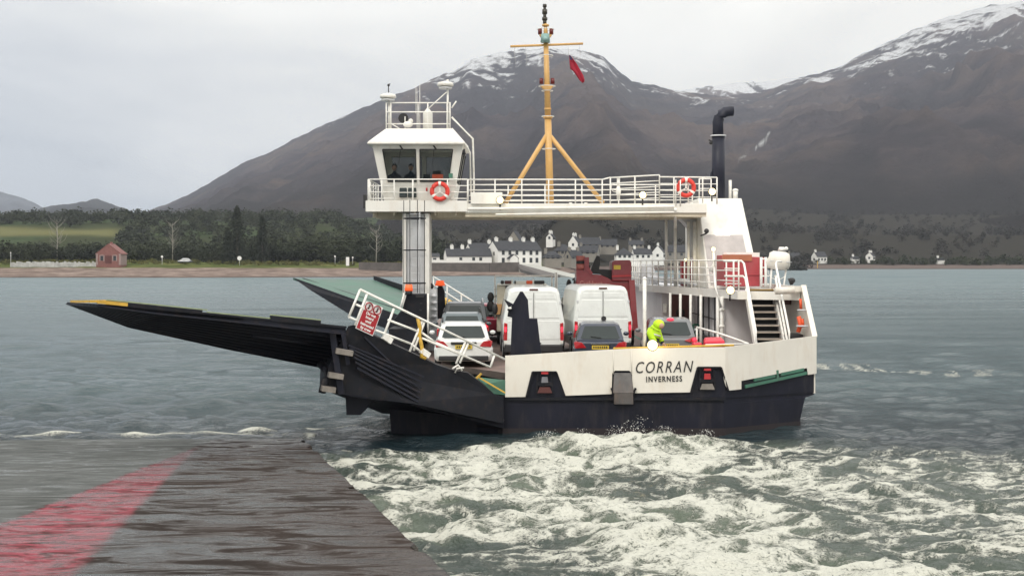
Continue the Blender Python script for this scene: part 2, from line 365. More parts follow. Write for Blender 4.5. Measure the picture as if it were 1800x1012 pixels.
# ------------------------------------------------------------------ slipway
def slip_z(y): return 3.5 - 0.0936 * y
def build_slip():
    nr, nc = 420, 260
    Yr = np.linspace(-3, 39.2, nr); t_ = np.linspace(0, 1, nc)
    xr = -0.52 + (Yr - 10.8) * (-5.48 / 26.6); xr = xr + 0.07 * (fbm(Yr / 0.8, Yr * 0, 4, 55) - 0.5) - 0.10 * sst(vn(Yr / 0.9, Yr * 0 + 2, 57), 0.80, 0.9); xl = np.full(nr, -34.0)
    X = xr[:, None] + (xl - xr)[:, None] * (t_[None, :] ** 1.3); Y = np.repeat(Yr[:, None], nc, 1)
    Z = slip_z(Y) + 0.022 * (fbm(X / 1.3, Y / 0.55, 4, 120) - 0.5) + 0.01 * (fbm(X / 0.5, Y / 0.5, 3, 125) - 0.5)
    V = np.stack([X, Y, Z], -1).reshape(-1, 3); fc = grid_faces(nr, nc)[:, ::-1]
    # right-hand side wall
    top = V.reshape(nr, nc, 3)[:, 0]; bot = top.copy(); bot[:, 2] = -2.4; n0 = len(V)
    edge = top.copy(); edge[:, 0] += 0.03; edge[:, 2] -= 0.04; 
    V = np.concatenate([V, edge, bot]); i = np.arange(nr - 1)
    fa = np.stack([i * nc, (i + 1) * nc, n0 + i + 1, n0 + i], -1)
    fb = np.stack([n0 + i, n0 + i + 1, n0 + nr + i + 1, n0 + nr + i], -1)
    m, t, b = newmat('wet_slipway_concrete')
    g = N(t, 'ShaderNodeNewGeometry'); sp = N(t, 'ShaderNodeSeparateXYZ'); L(t, g.outputs['Position'], sp.inputs[0])
    X_, Y_ = sp.outputs['X'], sp.outputs['Y']
    def noise(scale, sc, det=6, rg=0.6, dist=0.0):
        mm = N(t, 'ShaderNodeMapping'); mm.inputs['Scale'].default_value = scale; L(t, g.outputs['Position'], mm.inputs['Vector'])
        n = N(t, 'ShaderNodeTexNoise', Scale=sc, Detail=det, Roughness=rg, Distortion=dist); L(t, mm.outputs[0], n.inputs['Vector']); return n.outputs[0]
    st = noise((0.7, 1.15, 1), 1.1, 8, 0.68, 1.2); st2 = noise((0.9, 1.7, 1), 2.3, 8, 0.72, 1.5); big = noise((0.4, 0.25, 1), 0.7, 3)
    fine = noise((1, 1, 1), 14, 5, 0.7)
    base = ramp(t, st, [(0.41, (0.009, 0.006, 0.004)), (0.485, (0.036, 0.031, 0.027)), (0.56, (0.11, 0.118, 0.125))]).outputs[0]
    base = mixc(t, ramp(t, st2, [(0.47, 0.0), (0.58, 0.95)]).outputs[0], base, (0.016, 0.010, 0.007))
    rightness = ramp(t, math_n(t, 'ADD', math_n(t, 'MULTIPLY', X_, 0.09), math_n(t, 'MULTIPLY_ADD', Y_, 0.02, 0.62)), [(0.10, 0.0), (0.7, 1.0)]).outputs[0]
    base = mixc(t, math_n(t, 'MULTIPLY', rightness, ramp(t, big, [(0.35, 0.35), (0.6, 1.0)]).outputs[0]), base, (0.036, 0.024, 0.019))
    # smoother apron left of the painted strip
    el = math_n(t, 'MULTIPLY_ADD', Y_, -0.1176, -4.04); er = math_n(t, 'MULTIPLY_ADD', Y_, -0.192, -1.51)
    wob = math_n(t, 'MULTIPLY', math_n(t, 'SUBTRACT', st2, 0.5), 0.5)
    dl = math_n(t, 'SUBTRACT', X_, math_n(t, 'ADD', el, wob)); dr = math_n(t, 'SUBTRACT', math_n(t, 'ADD', er, wob), X_)
    left = ramp(t, dl, [(0.0, 1.0), (0.03, 0.0)]).outputs[0]
    base = mixc(t, math_n(t, 'MULTIPLY', left, 0.85), base, mixc(t, big, (0.06, 0.062, 0.056), (0.11, 0.125, 0.125)))
    inside = math_n(t, 'MULTIPLY', ramp(t, dl, [(0.0, 0.0), (0.10, 1.0)]).outputs[0], ramp(t, dr, [(0.0, 0.0), (0.10, 1.0)]).outputs[0])
    fade = ramp(t, math_n(t, 'DIVIDE', Y_, 40.0), [(0.48, 1.0), (0.68, 0.40), (0.85, 0.15)]).outputs[0]
    wear = ramp(t, st2, [(0.45, 1.0), (0.58, 0.15)]).outputs[0]
    pf = math_n(t, 'MULTIPLY', math_n(t, 'MULTIPLY', inside, fade), wear)
    pink = mixc(t, fine, (0.24, 0.045, 0.062), (0.31, 0.075, 0.095))
    base = mixc(t, pf, base, pink)
    jt = math_n(t, 'ABSOLUTE', math_n(t, 'SUBTRACT', math_n(t, 'FRACT', math_n(t, 'DIVIDE', math_n(t, 'ADD', Y_, math_n(t, 'MULTIPLY', st2, 0.12)), 5.2)), 0.5))
    base = mixc(t, ramp(t, jt, [(0.0, 0.85), (0.008, 0.0)]).outputs[0], base, (0.012, 0.010, 0.008))
    base = mixc(t, 0.25, base, mixc(t, fine, (0.0, 0.0, 0.0), (1, 1, 1)), 'OVERLAY')
    L(t, base, b.inputs['Base Color'])
    L(t, ramp(t, math_n(t, 'ADD', st, math_n(t, 'MULTIPLY', left, -0.1)), [(0.42, 0.75), (0.49, 0.45), (0.56, 0.08)]).outputs[0], b.inputs['Roughness'])
    L(t, ramp(t, math_n(t, 'ADD', st, math_n(t, 'MULTIPLY', left, 0.03)), [(0.43, 0.10), (0.56, 0.55)]).outputs[0], b.inputs['Specular IOR Level'])
    bp = N(t, 'ShaderNodeBump'); bp.inputs['Strength'].default_value = 0.7; bp.inputs['Distance'].default_value = 0.07
    hh = math_n(t, 'ADD', math_n(t, 'ADD', math_n(t, 'MULTIPLY', st2, 0.8), math_n(t, 'MULTIPLY', fine, 0.15)), st)
    L(t, hh, bp.inputs['Height']); L(t, bp.outputs[0], b.inputs['Normal'])
    o = np_mesh('slipway', V, np.concatenate([fc, fa, fb]), m, True)
    tag(o, kind='structure')
build_slip()

# ------------------------------------------------------------------ far land
def interp(x, pts): 
    a = np.array(pts, float); return np.interp(x, a[:, 0], a[:, 1])
SHORE = [(-900, 372), (0, 380), (300, 378), (700, 392), (760, 412), (940, 430), (1000, 500), (1080, 610), (1390, 735), (1800, 742), (2700, 760)]
def land_z(px, s, Y):
    base = interp(s, [(-40, -2.0), (0, 0.0), (30, 1.1), (70, 2.6), (95, 4.1), (160, 4.6)])
    right = sst(px, 950, 1080)
    base_r = interp(s, [(-40, -2.0), (0, 0.0), (18, 0.9), (40, 2.4), (60, 3.2), (160, 8.0)])
    z = base * (1 - right) + base_r * right
    hill_l = 31.0 * sst(Y, 560, 1020) * (1 - sst(px, 560, 820)) 
    hill_v = 26.0 * sst(Y, 470, 800) * sst(px, 900, 1000) * (1 - sst(px, 1230, 1400))
    hill_m = 26.0 * sst(Y, 560, 1150) * sst(px, 560, 820)
    g_ = sst(s, 50, 260); hill_l = hill_l * g_; hill_v = hill_v * g_; hill_m = hill_m * g_
    return z + np.maximum(hill_l, np.maximum(hill_v, hill_m * (1 - 0.3 * sst(px, 1250, 1500)))) + 30 * sst(Y, 1100, 1500) * sst(px, 500, 700)
def ground_z(px, Y): return float(land_z(np.array([float(px)]), np.array([Y - interp(px, SHORE)]), np.array([float(Y)]))[0])
def build_land():
    pxs = np.linspace(-900, 2700, 700); D = interp(pxs, SHORE)
    tt = np.concatenate([np.linspace(-40, 160, 90), np.linspace(165, 1300, 130)])
    S = np.repeat(tt[:, None], 700, 1); PX = np.repeat(pxs[None, :], len(tt), 0)
    wob = 9 * (fbm(PX / 60, PX * 0, 4, 200) - 0.5)
    Y = D[None, :] + wob + S; X = (PX - CX) / F * Y
    Z = land_z(PX, S, Y) + 0.5 * (fbm(X / 12, Y / 12, 4, 210) - 0.5) * sst(S, 0, 120) + 0.2 * (fbm(X / 4, Y / 5, 3, 215) - 0.5)
    Z += 4.0 * (fbm(X / 70, Y / 70, 4, 220) - 0.5) * sst(S, 160, 400)
    V = np.stack([X, Y, Z], -1).reshape(-1, 3)
    rightm = sst(PX, 950, 1080)
    beach = 1 - sst(S + 14 * (fbm(X / 14, Y / 14, 3, 230) - 0.5), 60 - 28 * rightm, 72 - 30 * rightm)
    wet = (1 - sst(S, 2, 10)) * 0.8
    field = sst(fbm(X / 60, Y / 40, 3, 240), 0.44, 0.58) * sst(Y, 600, 700)
    yl = np.exp(-((Y - 815) / 38) ** 4) * (1 - sst(PX, 190, 225)) 
    m, t, b = newmat('shore_ground')
    g = N(t, 'ShaderNodeNewGeometry'); n1 = N(t, 'ShaderNodeTexNoise', Scale=0.15, Detail=8.0, Roughness=0.7); L(t, g.outputs['Position'], n1.inputs['Vector'])
    n2 = N(t, 'ShaderNodeTexNoise', Scale=0.03, Detail=4.0); L(t, g.outputs['Position'], n2.inputs['Vector'])
    def A(n): return N(t, 'ShaderNodeAttribute', attribute_name=n).outputs['Fac']
    grass = ramp(t, n1.outputs[0], [(0.35, (0.045, 0.06, 0.022)), (0.55, (0.10, 0.115, 0.04)), (0.7, (0.17, 0.15, 0.07))]).outputs[0]
    inl = ramp(t, n1.outputs[0], [(0.35, (0.032, 0.048, 0.028)), (0.65, (0.065, 0.085, 0.04))]).outputs[0]
    inl = mixc(t, A('brown'), inl, mixc(t, n1.outputs[0], (0.022, 0.023, 0.020), (0.048, 0.043, 0.036))); c = mixc(t, A('inland'), grass, inl)
    c = mixc(t, A('field'), c, (0.044, 0.052, 0.028)); c = mixc(t, A('straw'), c, (0.13, 0.13, 0.06))
    sand = ramp(t, n1.outputs[0], [(0.36, (0.10, 0.078, 0.068)), (0.5, (0.19, 0.148, 0.128)), (0.64, (0.29, 0.235, 0.205))]).outputs[0]
    sand = mixc(t, math_n(t, 'MULTIPLY', A('inland'), A('brown')), sand, (0.13, 0.105, 0.095)); c = mixc(t, A('beach'), c, sand); c = mixc(t, A('wet'), c, (0.07, 0.055, 0.05))
    L(t, c, b.inputs['Base Color']); b.inputs['Roughness'].default_value = 1.0; b.inputs['Specular IOR Level'].default_value = 0.0
    o = np_mesh('shoreline', V, grid_faces(len(tt), 700), m, True, {'beach': beach, 'wet': wet, 'field': field * (1 - sst(PX, 620, 740)), 'straw': yl, 'inland': np.maximum(np.maximum(sst(S, 170, 230), sst(Y, 520, 580)), sst(PX, 960, 1060)), 'brown': sst(PX, 640, 820)})
    tag(o, kind='structure')
build_land()

def mountain(name, ridge, Rr, Y0, pr, seed, cols, rows=260, snowline=560, back=900, rough=1.0, tint=None, pxr=(-500, 2300), stream=None, snow_gain=1.0):
    pxs = np.linspace(pxr[0], pxr[1], cols); tr = np.linspace(0, 1, rows)
    tr = np.concatenate([tr, 1 + np.linspace(0.01, 1, 24) * back / (Rr - Y0)])
    T = np.repeat(tr[:, None], cols, 1); PX = np.repeat(pxs[None, :], len(tr), 0)
    Y = Y0 + T * (Rr - Y0); X = (PX - CX) / F * Y
    py = interp(pxs, ridge); zr = H + (HY - py) * Rr / F
    ZR = np.repeat(zr[None, :], len(tr), 0)
    Tc = np.clip(T, 0, 1)
    Z = ZR * (0.55 * Tc ** pr + 0.45 * (Tc ** (pr * 0.75)))
    Z = np.where(T > 1, ZR * (1 - 0.25 * (T - 1) * (Rr - Y0) / back), Z)
    gl = ridged(X / 420 + 0.3 * fbm(X / 300, Y / 300, 3, seed), Y / 1100, 5, seed + 5)
    env = 4 * Tc * (1 - Tc)
    Z += rough * ((gl - 0.6) * 210 * env * (ZR / 600) + (fbm(X / 160, Y / 220, 5, seed + 20) - 0.5) * 55 * env)
    Z += rough * (ridged(X / 90, Y / 110, 4, seed + 30) - 0.6) * (10 + 6 * env) * np.clip(Tc * 2, 0, 1)
    Z += rough * (fbm(X / 30, Y / 45, 3, seed + 37) - 0.5) * 9 * np.clip(Tc * 2, 0, 1)
    pat = fbm(X / 70 + 0.4 * gl * 3, Y / 150, 5, seed + 40, 0.62); pat2 = ridged(X / 36, Y / 50, 4, seed + 50)
    streak = fbm((X + 0.55 * Y) / 34, (Y - 0.3 * X) / 260, 4, seed + 56, 0.6)
    snow = (Z - snowline) / 170 * 0.62 + (pat - 0.5) * 2.0 + (streak - 0.5) * 1.9 + (pat2 - 0.6) * 0.8
    snow = sst(snow, 0.05, 0.85) * sst(Z, snowline - 190, snowline - 60) * snow_gain
    strm = np.zeros_like(X)
    if stream:
        pyv = HY - (Z - H) / Y * F
        for (ax, ay), (bx, by) in zip(stream[:-1], stream[1:]):
            dx, dy = bx - ax, by - ay; q = np.clip(((PX - ax) * dx + (pyv - ay) * dy) / (dx * dx + dy * dy), 0, 1)
            dd = np.hypot(PX - ax - q * dx, pyv - ay - q * dy); strm = np.maximum(strm, np.exp(-(dd / 1.3) ** 2))
        strm *= sst(vn(PX / 5, pyv / 5, 3), 0.25, 0.6)
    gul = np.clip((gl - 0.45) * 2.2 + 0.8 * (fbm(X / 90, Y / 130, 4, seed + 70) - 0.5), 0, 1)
    V = np.stack([X, Y, Z], -1).reshape(-1, 3)
    m, t, b = newmat(name + '_heather_and_rock')
    g = N(t, 'ShaderNodeNewGeometry'); sp = N(t, 'ShaderNodeSeparateXYZ'); L(t, g.outputs['Position'], sp.inputs[0])
    n1 = N(t, 'ShaderNodeTexNoise', Scale=0.004, Detail=9.0, Roughness=0.62); L(t, g.outputs['Position'], n1.inputs['Vector'])
    n2 = N(t, 'ShaderNodeTexNoise', Scale=0.045, Detail=8.0, Roughness=0.72); L(t, g.outputs['Position'], n2.inputs['Vector'])
    c1, c2, c3 = tint or ((0.044, 0.038, 0.047), (0.090, 0.074, 0.080), (0.150, 0.114, 0.098))
    c = ramp(t, n1.outputs[0], [(0.40, c1), (0.51, c2), (0.62, c3)]).outputs[0]
    c = mixc(t, ramp(t, n2.outputs[0], [(0.4, 0.0), (0.7, 0.5)]).outputs[0], c, c1)
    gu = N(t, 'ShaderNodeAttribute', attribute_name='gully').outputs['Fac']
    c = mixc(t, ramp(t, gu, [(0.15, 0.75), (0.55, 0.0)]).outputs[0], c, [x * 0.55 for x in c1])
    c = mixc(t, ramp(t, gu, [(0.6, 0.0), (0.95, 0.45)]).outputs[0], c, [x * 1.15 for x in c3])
    hz = math_n(t, 'ADD', sp.outputs['Z'], math_n(t, 'MULTIPLY', math_n(t, 'SUBTRACT', n1.outputs[0], 0.5), 260))
    wood = ramp(t, math_n(t, 'DIVIDE', hz, 400.0), [(0.16, 1.0), (0.52, 0.0)]).outputs[0]
    c = mixc(t, math_n(t, 'MULTIPLY', wood, 0.8), c, mixc(t, n2.outputs[0], (0.022, 0.023, 0.020), (0.042, 0.038, 0.032)))
    sn = N(t, 'ShaderNodeAttribute', attribute_name='snow').outputs['Fac']
    sf = ramp(t, math_n(t, 'ADD', sn, math_n(t, 'MULTIPLY', math_n(t, 'SUBTRACT', n2.outputs[0], 0.5), 2.6)), [(0.25, 0.0), (0.95, 0.85)]).outputs[0]
    sf = math_n(t, 'MULTIPLY', sf, ramp(t, sn, [(0.0, 0.0), (0.12, 1.0)]).outputs[0])
    c = mixc(t, sf, c, (0.93, 0.95, 0.97))
    c = mixc(t, N(t, 'ShaderNodeAttribute', attribute_name='stream').outputs['Fac'], c, (0.6, 0.62, 0.62))
    L(t, c, b.inputs['Base Color']); b.inputs['Roughness'].default_value = 1.0; b.inputs['Specular IOR Level'].default_value = 0.0
    bp = N(t, 'ShaderNodeBump'); bp.inputs['Strength'].default_value = 1.0; bp.inputs['Distance'].default_value = 26
    L(t, n2.outputs[0], bp.inputs['Height']); L(t, bp.outputs[0], b.inputs['Normal'])
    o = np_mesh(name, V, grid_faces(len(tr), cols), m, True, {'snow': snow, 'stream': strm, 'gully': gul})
    tag(o, kind='structure'); return o
RIDGE = [(-500, 470), (150, 420), (260, 373), (330, 345), (385, 312), (430, 285), (470, 271), (520, 244), (560, 224), (600, 206), (640, 190), (680, 171), (740, 150), (775, 133), (800, 125), (830, 105),
         (870, 94), (910, 90), (955, 84), (1000, 86), (1040, 93), (1062, 101), (1085, 124), (1110, 143), (1180, 158), (1250, 168), (1320, 166), (1360, 156), (1400, 140), (1440, 128), (1480, 115), (1520, 93), (1560, 74), (1600, 55),
         (1640, 39), (1690, 24), (1740, 9), (1800, 1), (1900, -20), (2300, -60)]
mountain('mountain', RIDGE, 4500, 800, 1.55, 300, 1100, 300, snowline=560,
         stream=[(1352, 233), (1345, 247), (1325, 262), (1310, 274), (1290, 285)])
mountain('mountain', [(900, 300), (1100, 200), (1190, 161), (1240, 152), (1300, 146), (1350, 143), (1395, 138), (1450, 145), (1700, 160)], 6200, 4600, 1.2, 350, 260, 120, snowline=560, pxr=(1000, 1700), snow_gain=1.3)
mountain('hill', [(-500, 380), (20, 388), (50, 375), (90, 362), (140, 355), (165, 355), (200, 362), (235, 374), (300, 388), (500, 400)], 4200, 1500, 1.2, 380, 300, 80, snowline=5000, pxr=(-300, 500), tint=((0.07, 0.08, 0.09), (0.09, 0.10, 0.11), (0.10, 0.105, 0.11)))  # blue-grey tint carries some of the haze in the colour
mountain('hill', [(-700, 290), (-200, 310), (0, 337), (40, 348), (75, 365), (120, 376), (250, 380), (330, 372), (420, 350)], 6800, 3500, 1.2, 390, 300, 80, snowline=5000, pxr=(-600, 420), tint=((0.14, 0.165, 0.20), (0.16, 0.18, 0.21), (0.17, 0.19, 0.21)))  # pale blue tint paints distant haze onto the hill

# ------------------------------------------------------------------ trees
def leafmat(name, a, b_, scale=0.12):
    m, t, b = newmat(name); g = N(t, 'ShaderNodeNewGeometry')
    n1 = N(t, 'ShaderNodeTexNoise', Scale=scale, Detail=6.0, Roughness=0.7); L(t, g.outputs['Position'], n1.inputs['Vector'])
    L(t, ramp(t, n1.outputs[0], [(0.33, a), (0.5, [(x + y) / 2 for x, y in zip(a, b_)]), (0.68, b_)]).outputs[0], b.inputs['Base Color'])
    b.inputs['Roughness'].default_value = 0.9; b.inputs['Specular IOR Level'].default_value = 0.15; return m
def leafcloud(name, items, n, size, m, seed=1, shape='round'):
    rs = np.random.RandomState(seed); Vs = []
    for (x, y, z, h, wd) in items:
        u = rs.normal(size=(n, 3)); u /= np.linalg.norm(u, axis=1)[:, None]; r = rs.rand(n) ** 0.45
        lob = 0.75 + 0.35 * np.sin(u[:, 0] * 4 + x) * np.cos(u[:, 1] * 3 + u[:, 2] * 4 + y)
        c = u * (r * lob)[:, None]
        if shape == 'cone':
            zz = rs.rand(n) ** 0.8; ang = rs.rand(n) * 6.283; rad = (1 - zz) * (0.35 + 0.65 * rs.rand(n) ** 0.5) * (0.75 + 0.35 * np.sin(zz * 34))
            c = np.stack([np.cos(ang) * rad, np.sin(ang) * rad, zz * 2 - 1], 1)
        c = c * np.array([wd / 2, wd / 2, h / 2]) + np.array([x, y, z + h / 2])
        a = rs.normal(size=(n, 3)); a /= np.linalg.norm(a, axis=1)[:, None]; b = np.cross(a, rs.normal(size=(n, 3))); b /= np.linalg.norm(b, axis=1)[:, None]
        s = size * h * (0.5 + rs.rand(n))[:, None]
        a[:, 2] *= 0.6; Vs.append(np.stack([c - a * s, c + b * s * 0.6, c + a * s, c - b * s * 0.6], 1).reshape(-1, 3))
    V = np.concatenate(Vs); fc = np.arange(len(V)).reshape(-1, 4)
    return np_mesh(name, V, fc, m, False)
M['leaf'] = leafmat('woodland_foliage', (0.018, 0.024, 0.017), (0.050, 0.058, 0.030), 0.03)
M['leaf2'] = leafmat('brown_bare_woodland', (0.022, 0.024, 0.021), (0.046, 0.042, 0.036), 0.012)
M['gorse'] = leafmat('gorse_and_scrub', (0.05, 0.06, 0.02), (0.16, 0.15, 0.05), 0.2)
M['needle'] = leafmat('spruce_needles', (0.018, 0.026, 0.020), (0.045, 0.052, 0.036), 0.4)
M['bark'] = mat('bark', (0.10, 0.085, 0.07), 0.9, var=0.3)
def scatter(n, px0, px1, Y0, Y1, h0, h1, seed, wr=(0.9, 1.5), gate=None):
    rs = random.Random(seed); out = []
    while len(out) < n:
        px = rs.uniform(px0, px1); Y = math.sqrt(rs.uniform(Y0 * Y0, Y1 * Y1))
        if gate and not gate(px, Y): continue
        h = rs.uniform(h0, h1); out.append(((px - CX) / F * Y, Y, ground_z(px, Y) - 0.12 * h, h, h * rs.uniform(*wr)))
    return out
near = scatter(520, -200, 760, 480, 560, 5, 10, 5) + scatter(200, 440, 760, 490, 600, 8, 13.5, 6)
tag(leafcloud('woodland', near, 420, 0.055, M['leaf'], 3), 'dark green wood behind the far left shore road', 'wood', kind='stuff')
mid = scatter(520, -300, 760, 860, 1080, 7, 12, 8) + scatter(240, 215, 760, 600, 840, 6, 11, 9)
tag(leafcloud('woodland', mid, 130, 0.085, M['leaf'], 4), 'green woodland on the low rise beyond the far left shore', 'wood', kind='stuff')
rsg = random.Random(99)
hillw = scatter(1300, 700, 2300, 830, 2300, 4, 9.5, 10, gate=lambda p, Y: rsg.random() < (1.0 if Y < 1150 else math.exp(-(Y - 1150) / 330.0))) + scatter(260, 740, 1420, 640, 800, 5, 9, 11, gate=lambda p, Y: p < 940 or p > 1230 or Y > 740)
tag(leafcloud('woodland', hillw, 90, 0.10, M['leaf2'], 5), 'grey brown woodland on the foot of the mountain behind the village', 'wood', kind='stuff')
scr = scatter(300, -200, 740, 462, 478, 0.8, 2.2, 12, (1.2, 2.4))
tag(leafcloud('scrub', scr, 70, 0.14, M['gorse'], 6), 'yellowish scrub and rough grass along the top of the far beach', 'scrub', kind='stuff')
rs_ = scatter(260, 1330, 2200, 772, 812, 2.5, 6, 13, (1.0, 1.8))
tag(leafcloud('scrub', rs_, 90, 0.12, M['leaf'], 7), 'dark scrub lining the far right shore', 'scrub', kind='stuff')
def conifer(px, py_top, Y, wd, label, seed, n=2600):
    gz = ground_z(px, Y); x = (px - CX) / F * Y; top = H + (HY - py_top) / F * Y; h = top - gz
    root = empty('conifer_tree', (x, Y, gz), label, 'tree')
    MB().tube([(x, Y, gz - 0.3), (x, Y, gz + h * 0.5), (x, Y, gz + h * 0.97)], [h * 0.022, h * 0.014, 0.04], 8).build('trunk', M['bark'], root)
    rs = np.random.RandomState(seed); Vs = []
    for k in range(15):   # whorls of drooping boughs
        zf = 0.06 + 0.90 * k / 15; rad = wd / 2 * (1 - zf) ** 0.8 * rs.uniform(0.75, 1.1) + 0.2
        for b in range(9):
            an = rs.rand() * 6.283; bl = rad * rs.uniform(0.65, 1.15); m_ = 26; q = rs.rand(m_) ** 0.7
            c = np.stack([np.cos(an) * bl * q, np.sin(an) * bl * q, h * zf + 0.12 * h * (1 - q * 1.0) * 0.4 - bl * 0.22 * q], 1) + rs.normal(size=(m_, 3)) * [0.12 * wd / 6, 0.12 * wd / 6, 0.22]
            a = rs.normal(size=(m_, 3)) + np.array([np.cos(an), np.sin(an), -0.3]) * 1.4; a /= np.linalg.norm(a, axis=1)[:, None]
            bb = np.cross(a, rs.normal(size=(m_, 3))); bb /= np.linalg.norm(bb, axis=1)[:, None]; s = 0.42
            Vs.append(np.stack([c - a * s, c + bb * s * 0.4, c + a * s, c - bb * s * 0.4], 1).reshape(-1, 3))
    V = np.concatenate(Vs); o = np_mesh('crown', V, np.arange(len(V)).reshape(-1, 4), M['needle'], False); o.parent = root
conifer(417, 358, 474, 11.5, 'tall dark spruce with drooping boughs on the far left shore', 21)
conifer(461, 377, 478, 7.5, 'smaller narrow spruce right of the tall spruce on the far shore', 22)
conifer(400, 398, 470, 6.5, 'low conifer at the left foot of the tall spruce', 23)
def bare_tree(px, py_top, Y, label, seed):
    gz = ground_z(px, Y); x = (px - CX) / F * Y; h = H + (HY - py_top) / F * Y - gz; rs = random.Random(seed)
    root = empty('bare_tree', (x, Y, gz), label, 'tree', 'pale bare trees in the far wood')
    MB().tube([(x, Y, gz - 0.3), (x + 0.2, Y, gz + h * 0.5), (x, Y, gz + h * 0.95)], [0.22, 0.15, 0.05], 6).build('trunk', M['palebark'], root)
    mb = MB()
    for k in range(26):
        z0 = gz + h * rs.uniform(0.3, 0.9); an = rs.uniform(0, 6.28); l = h * rs.uniform(0.12, 0.28)
        mb.tube([(x, Y, z0), (x + math.cos(an) * l * 0.6, Y + math.sin(an) * l * .6, z0 + l * 0.5), (x + math.cos(an) * l * 0.8, Y + math.sin(an) * l * .8, z0 + l)], [0.07, 0.045, 0.02], 4)
    mb.build('crown', M['palebark'], root)
M['palebark'] = mat('pale_birch_bark', (0.30, 0.28, 0.25), 0.9)
bare_tree(303, 388, 482, 'pale bare tree behind the far road between the hut and the spruce', 31)
bare_tree(661, 400, 476, 'pale bare birch near the left edge of the ferry tower', 32)
bare_tree(100, 382, 480, 'pale bare tree behind the long white wall', 33)

# ------------------------------------------------------------------ village and shore things
M['hwhite'] = mat('white_harling', (0.74, 0.73, 0.70), 0.85, var=0.06, scale=0.4)
M['hgrey'] = mat('grey_harling', (0.22, 0.205, 0.18), 0.85, var=0.1, scale=0.4)
M['slate'] = mat('slate_roof', (0.050, 0.052, 0.058), 0.8, spec=0.2, var=0.2, scale=0.8)
M['brick'] = mat('red_brick', (0.20, 0.085, 0.075), 0.85, var=0.2, scale=1.5)
M['stone'] = mat('dark_sea_wall_stone', (0.10, 0.09, 0.085), 0.9, var=0.25, scale=0.6)
M['hwin'] = mat('dark_house_window', (0.03, 0.035, 0.04), 0.2)
def house(name, label, px, Y, pyb, wid, dep, wh, rh, rz, wall='hwhite', chim=(), wins=(), group=None, door=None, roof='slate', hip=0.0, gable=True, cat='house'):
    """wid along local x (ridge direction), dep along local y. rz turns it. pyb: picture row of its base, chim/wins in local metres."""
    x = (px - CX) / F * Y; z = H - (pyb - HY) / F * Y
    root = empty(name, (x, Y, z), label, cat, group, rz)
    a, b = wid / 2, dep / 2; o = 0.35
    mb = MB()
    mb.box(-a, a, -b, b, -3.0, wh)
    if not hip:
        for s in (-1, 1):
            mb.prism([(s * a, -b, wh), (s * a, b, wh), (s * a, 0, wh + rh)], (-s * 0.3, 0, 0))
    mb.build('wall', M[wall], root, world=False)
    mb = MB(); hx = a + (o if hip else 0.12); t = 0.18
    for s in (-1, 1):
        p = [(-hx, s * (b + o), wh - o * rh / b), (hx, s * (b + o), wh - o * rh / b), (hx - hip, 0, wh + rh + 0.03), (-hx + hip, 0, wh + rh + 0.03)]
        mb.prism(p, (0, 0, t))
    if hip:
        for s in (-1, 1): mb.prism([(s * hx, -(b + o), wh - o * rh / b), (s * hx, b + o, wh - o * rh / b), (s * (hx - hip), 0, wh + rh + 0.03)], (0, 0, t))
    rf = mb.build('roof', M[roof], root, world=False)
    for cx_ in chim:
        MB().box(cx_ - 0.55, cx_ + 0.55, -0.45, 0.45, wh + rh - 0.9, wh + rh + 1.0).box(cx_ - 0.62, cx_ + 0.62, -0.52, 0.52, wh + rh + 1.0, wh + rh + 1.2).tubes([((cx_ - .25, 0, wh + rh + 1.2), (cx_ - .25, 0, wh + rh + 1.6)), ((cx_ + .25, 0, wh + rh + 1.2), (cx_ + .25, 0, wh + rh + 1.6))], 0.13).build('chimney', M[wall], rf, world=False)
    for (side, u, z0, ww, hh) in wins:
        if side == 'f': bx = (u - ww / 2, u + ww / 2, -b - 0.06, -b + 0.05)
        elif side == 'b': bx = (u - ww / 2, u + ww / 2, b - 0.05, b + 0.06)
        elif side == 'l': bx = (-a - 0.06, -a + 0.05, u - ww / 2, u + ww / 2)
        else: bx = (a - 0.05, a + 0.06, u - ww / 2, u + ww / 2)
        MB().box(*bx, z0, z0 + hh).build('window', M['hwin'], root, world=False)
    if door:
        u, ww, hh = door; MB().box(u - ww / 2, u + ww / 2, -b - 0.07, -b + 0.04, 0, hh).build('door', M['maroon'], root, world=False)
    return root
r2 = [('f', u, z, 1.1, 1.7) for u in (-6.6, -4.0, -1.2, 1.6, 4.4, 6.8) for z in (0.5, 3.2)]
house('inn_building', 'large white two storey inn with grey slate roof above the far sea wall', 904, 462, 464, 17.3, 8.4, 4.9, 3.1, R(28), chim=(-7.2, -1.5, 3.6, 7.4), wins=r2 + [('l', 1.2, 0.5, 1, 1.4), ('l', -1.2, 3.0, 1, 1.3)], group=None)
house('porch', 'small white gabled porch on the front of the large inn', 901, 456, 463.5, 2.4, 3.0, 2.0, 1.2, R(118), door=None, cat='porch')
house('cottage', 'long low white cottage with slate roof left of the inn', 822, 456, 461, 15.8, 6.8, 2.3, 2.4, R(12), chim=(-5.6, -1.9), wins=[('f', 1.5, 0.6, 1, 1.1), ('f', 4, 0.6, 1, 1.1), ('f', -3, 0.6, 1, 1.1)])
house('cottage', 'white gable ended cottage peeping over the long low cottage', 843, 475, 460, 9.0, 6.0, 4.2, 2.4, R(22), chim=(-3.9, 3.7), wins=[('l', 0, 4.2, 0.8, 0.9)])
house('outbuilding', 'tiny white lean to at the left end of the cottages', 763, 456, 460, 3.5, 3.5, 1.9, 0.9, R(10), wins=[('f', 0, .5, 1.2, .8)], cat='shed')
house('house', 'steep gabled grey house alone above the inn roof', 906, 560, 437, 7, 6, 3.0, 4.4, R(75), wall='hgrey', wins=[('l', 0, 1, 1.5, 1.5)])
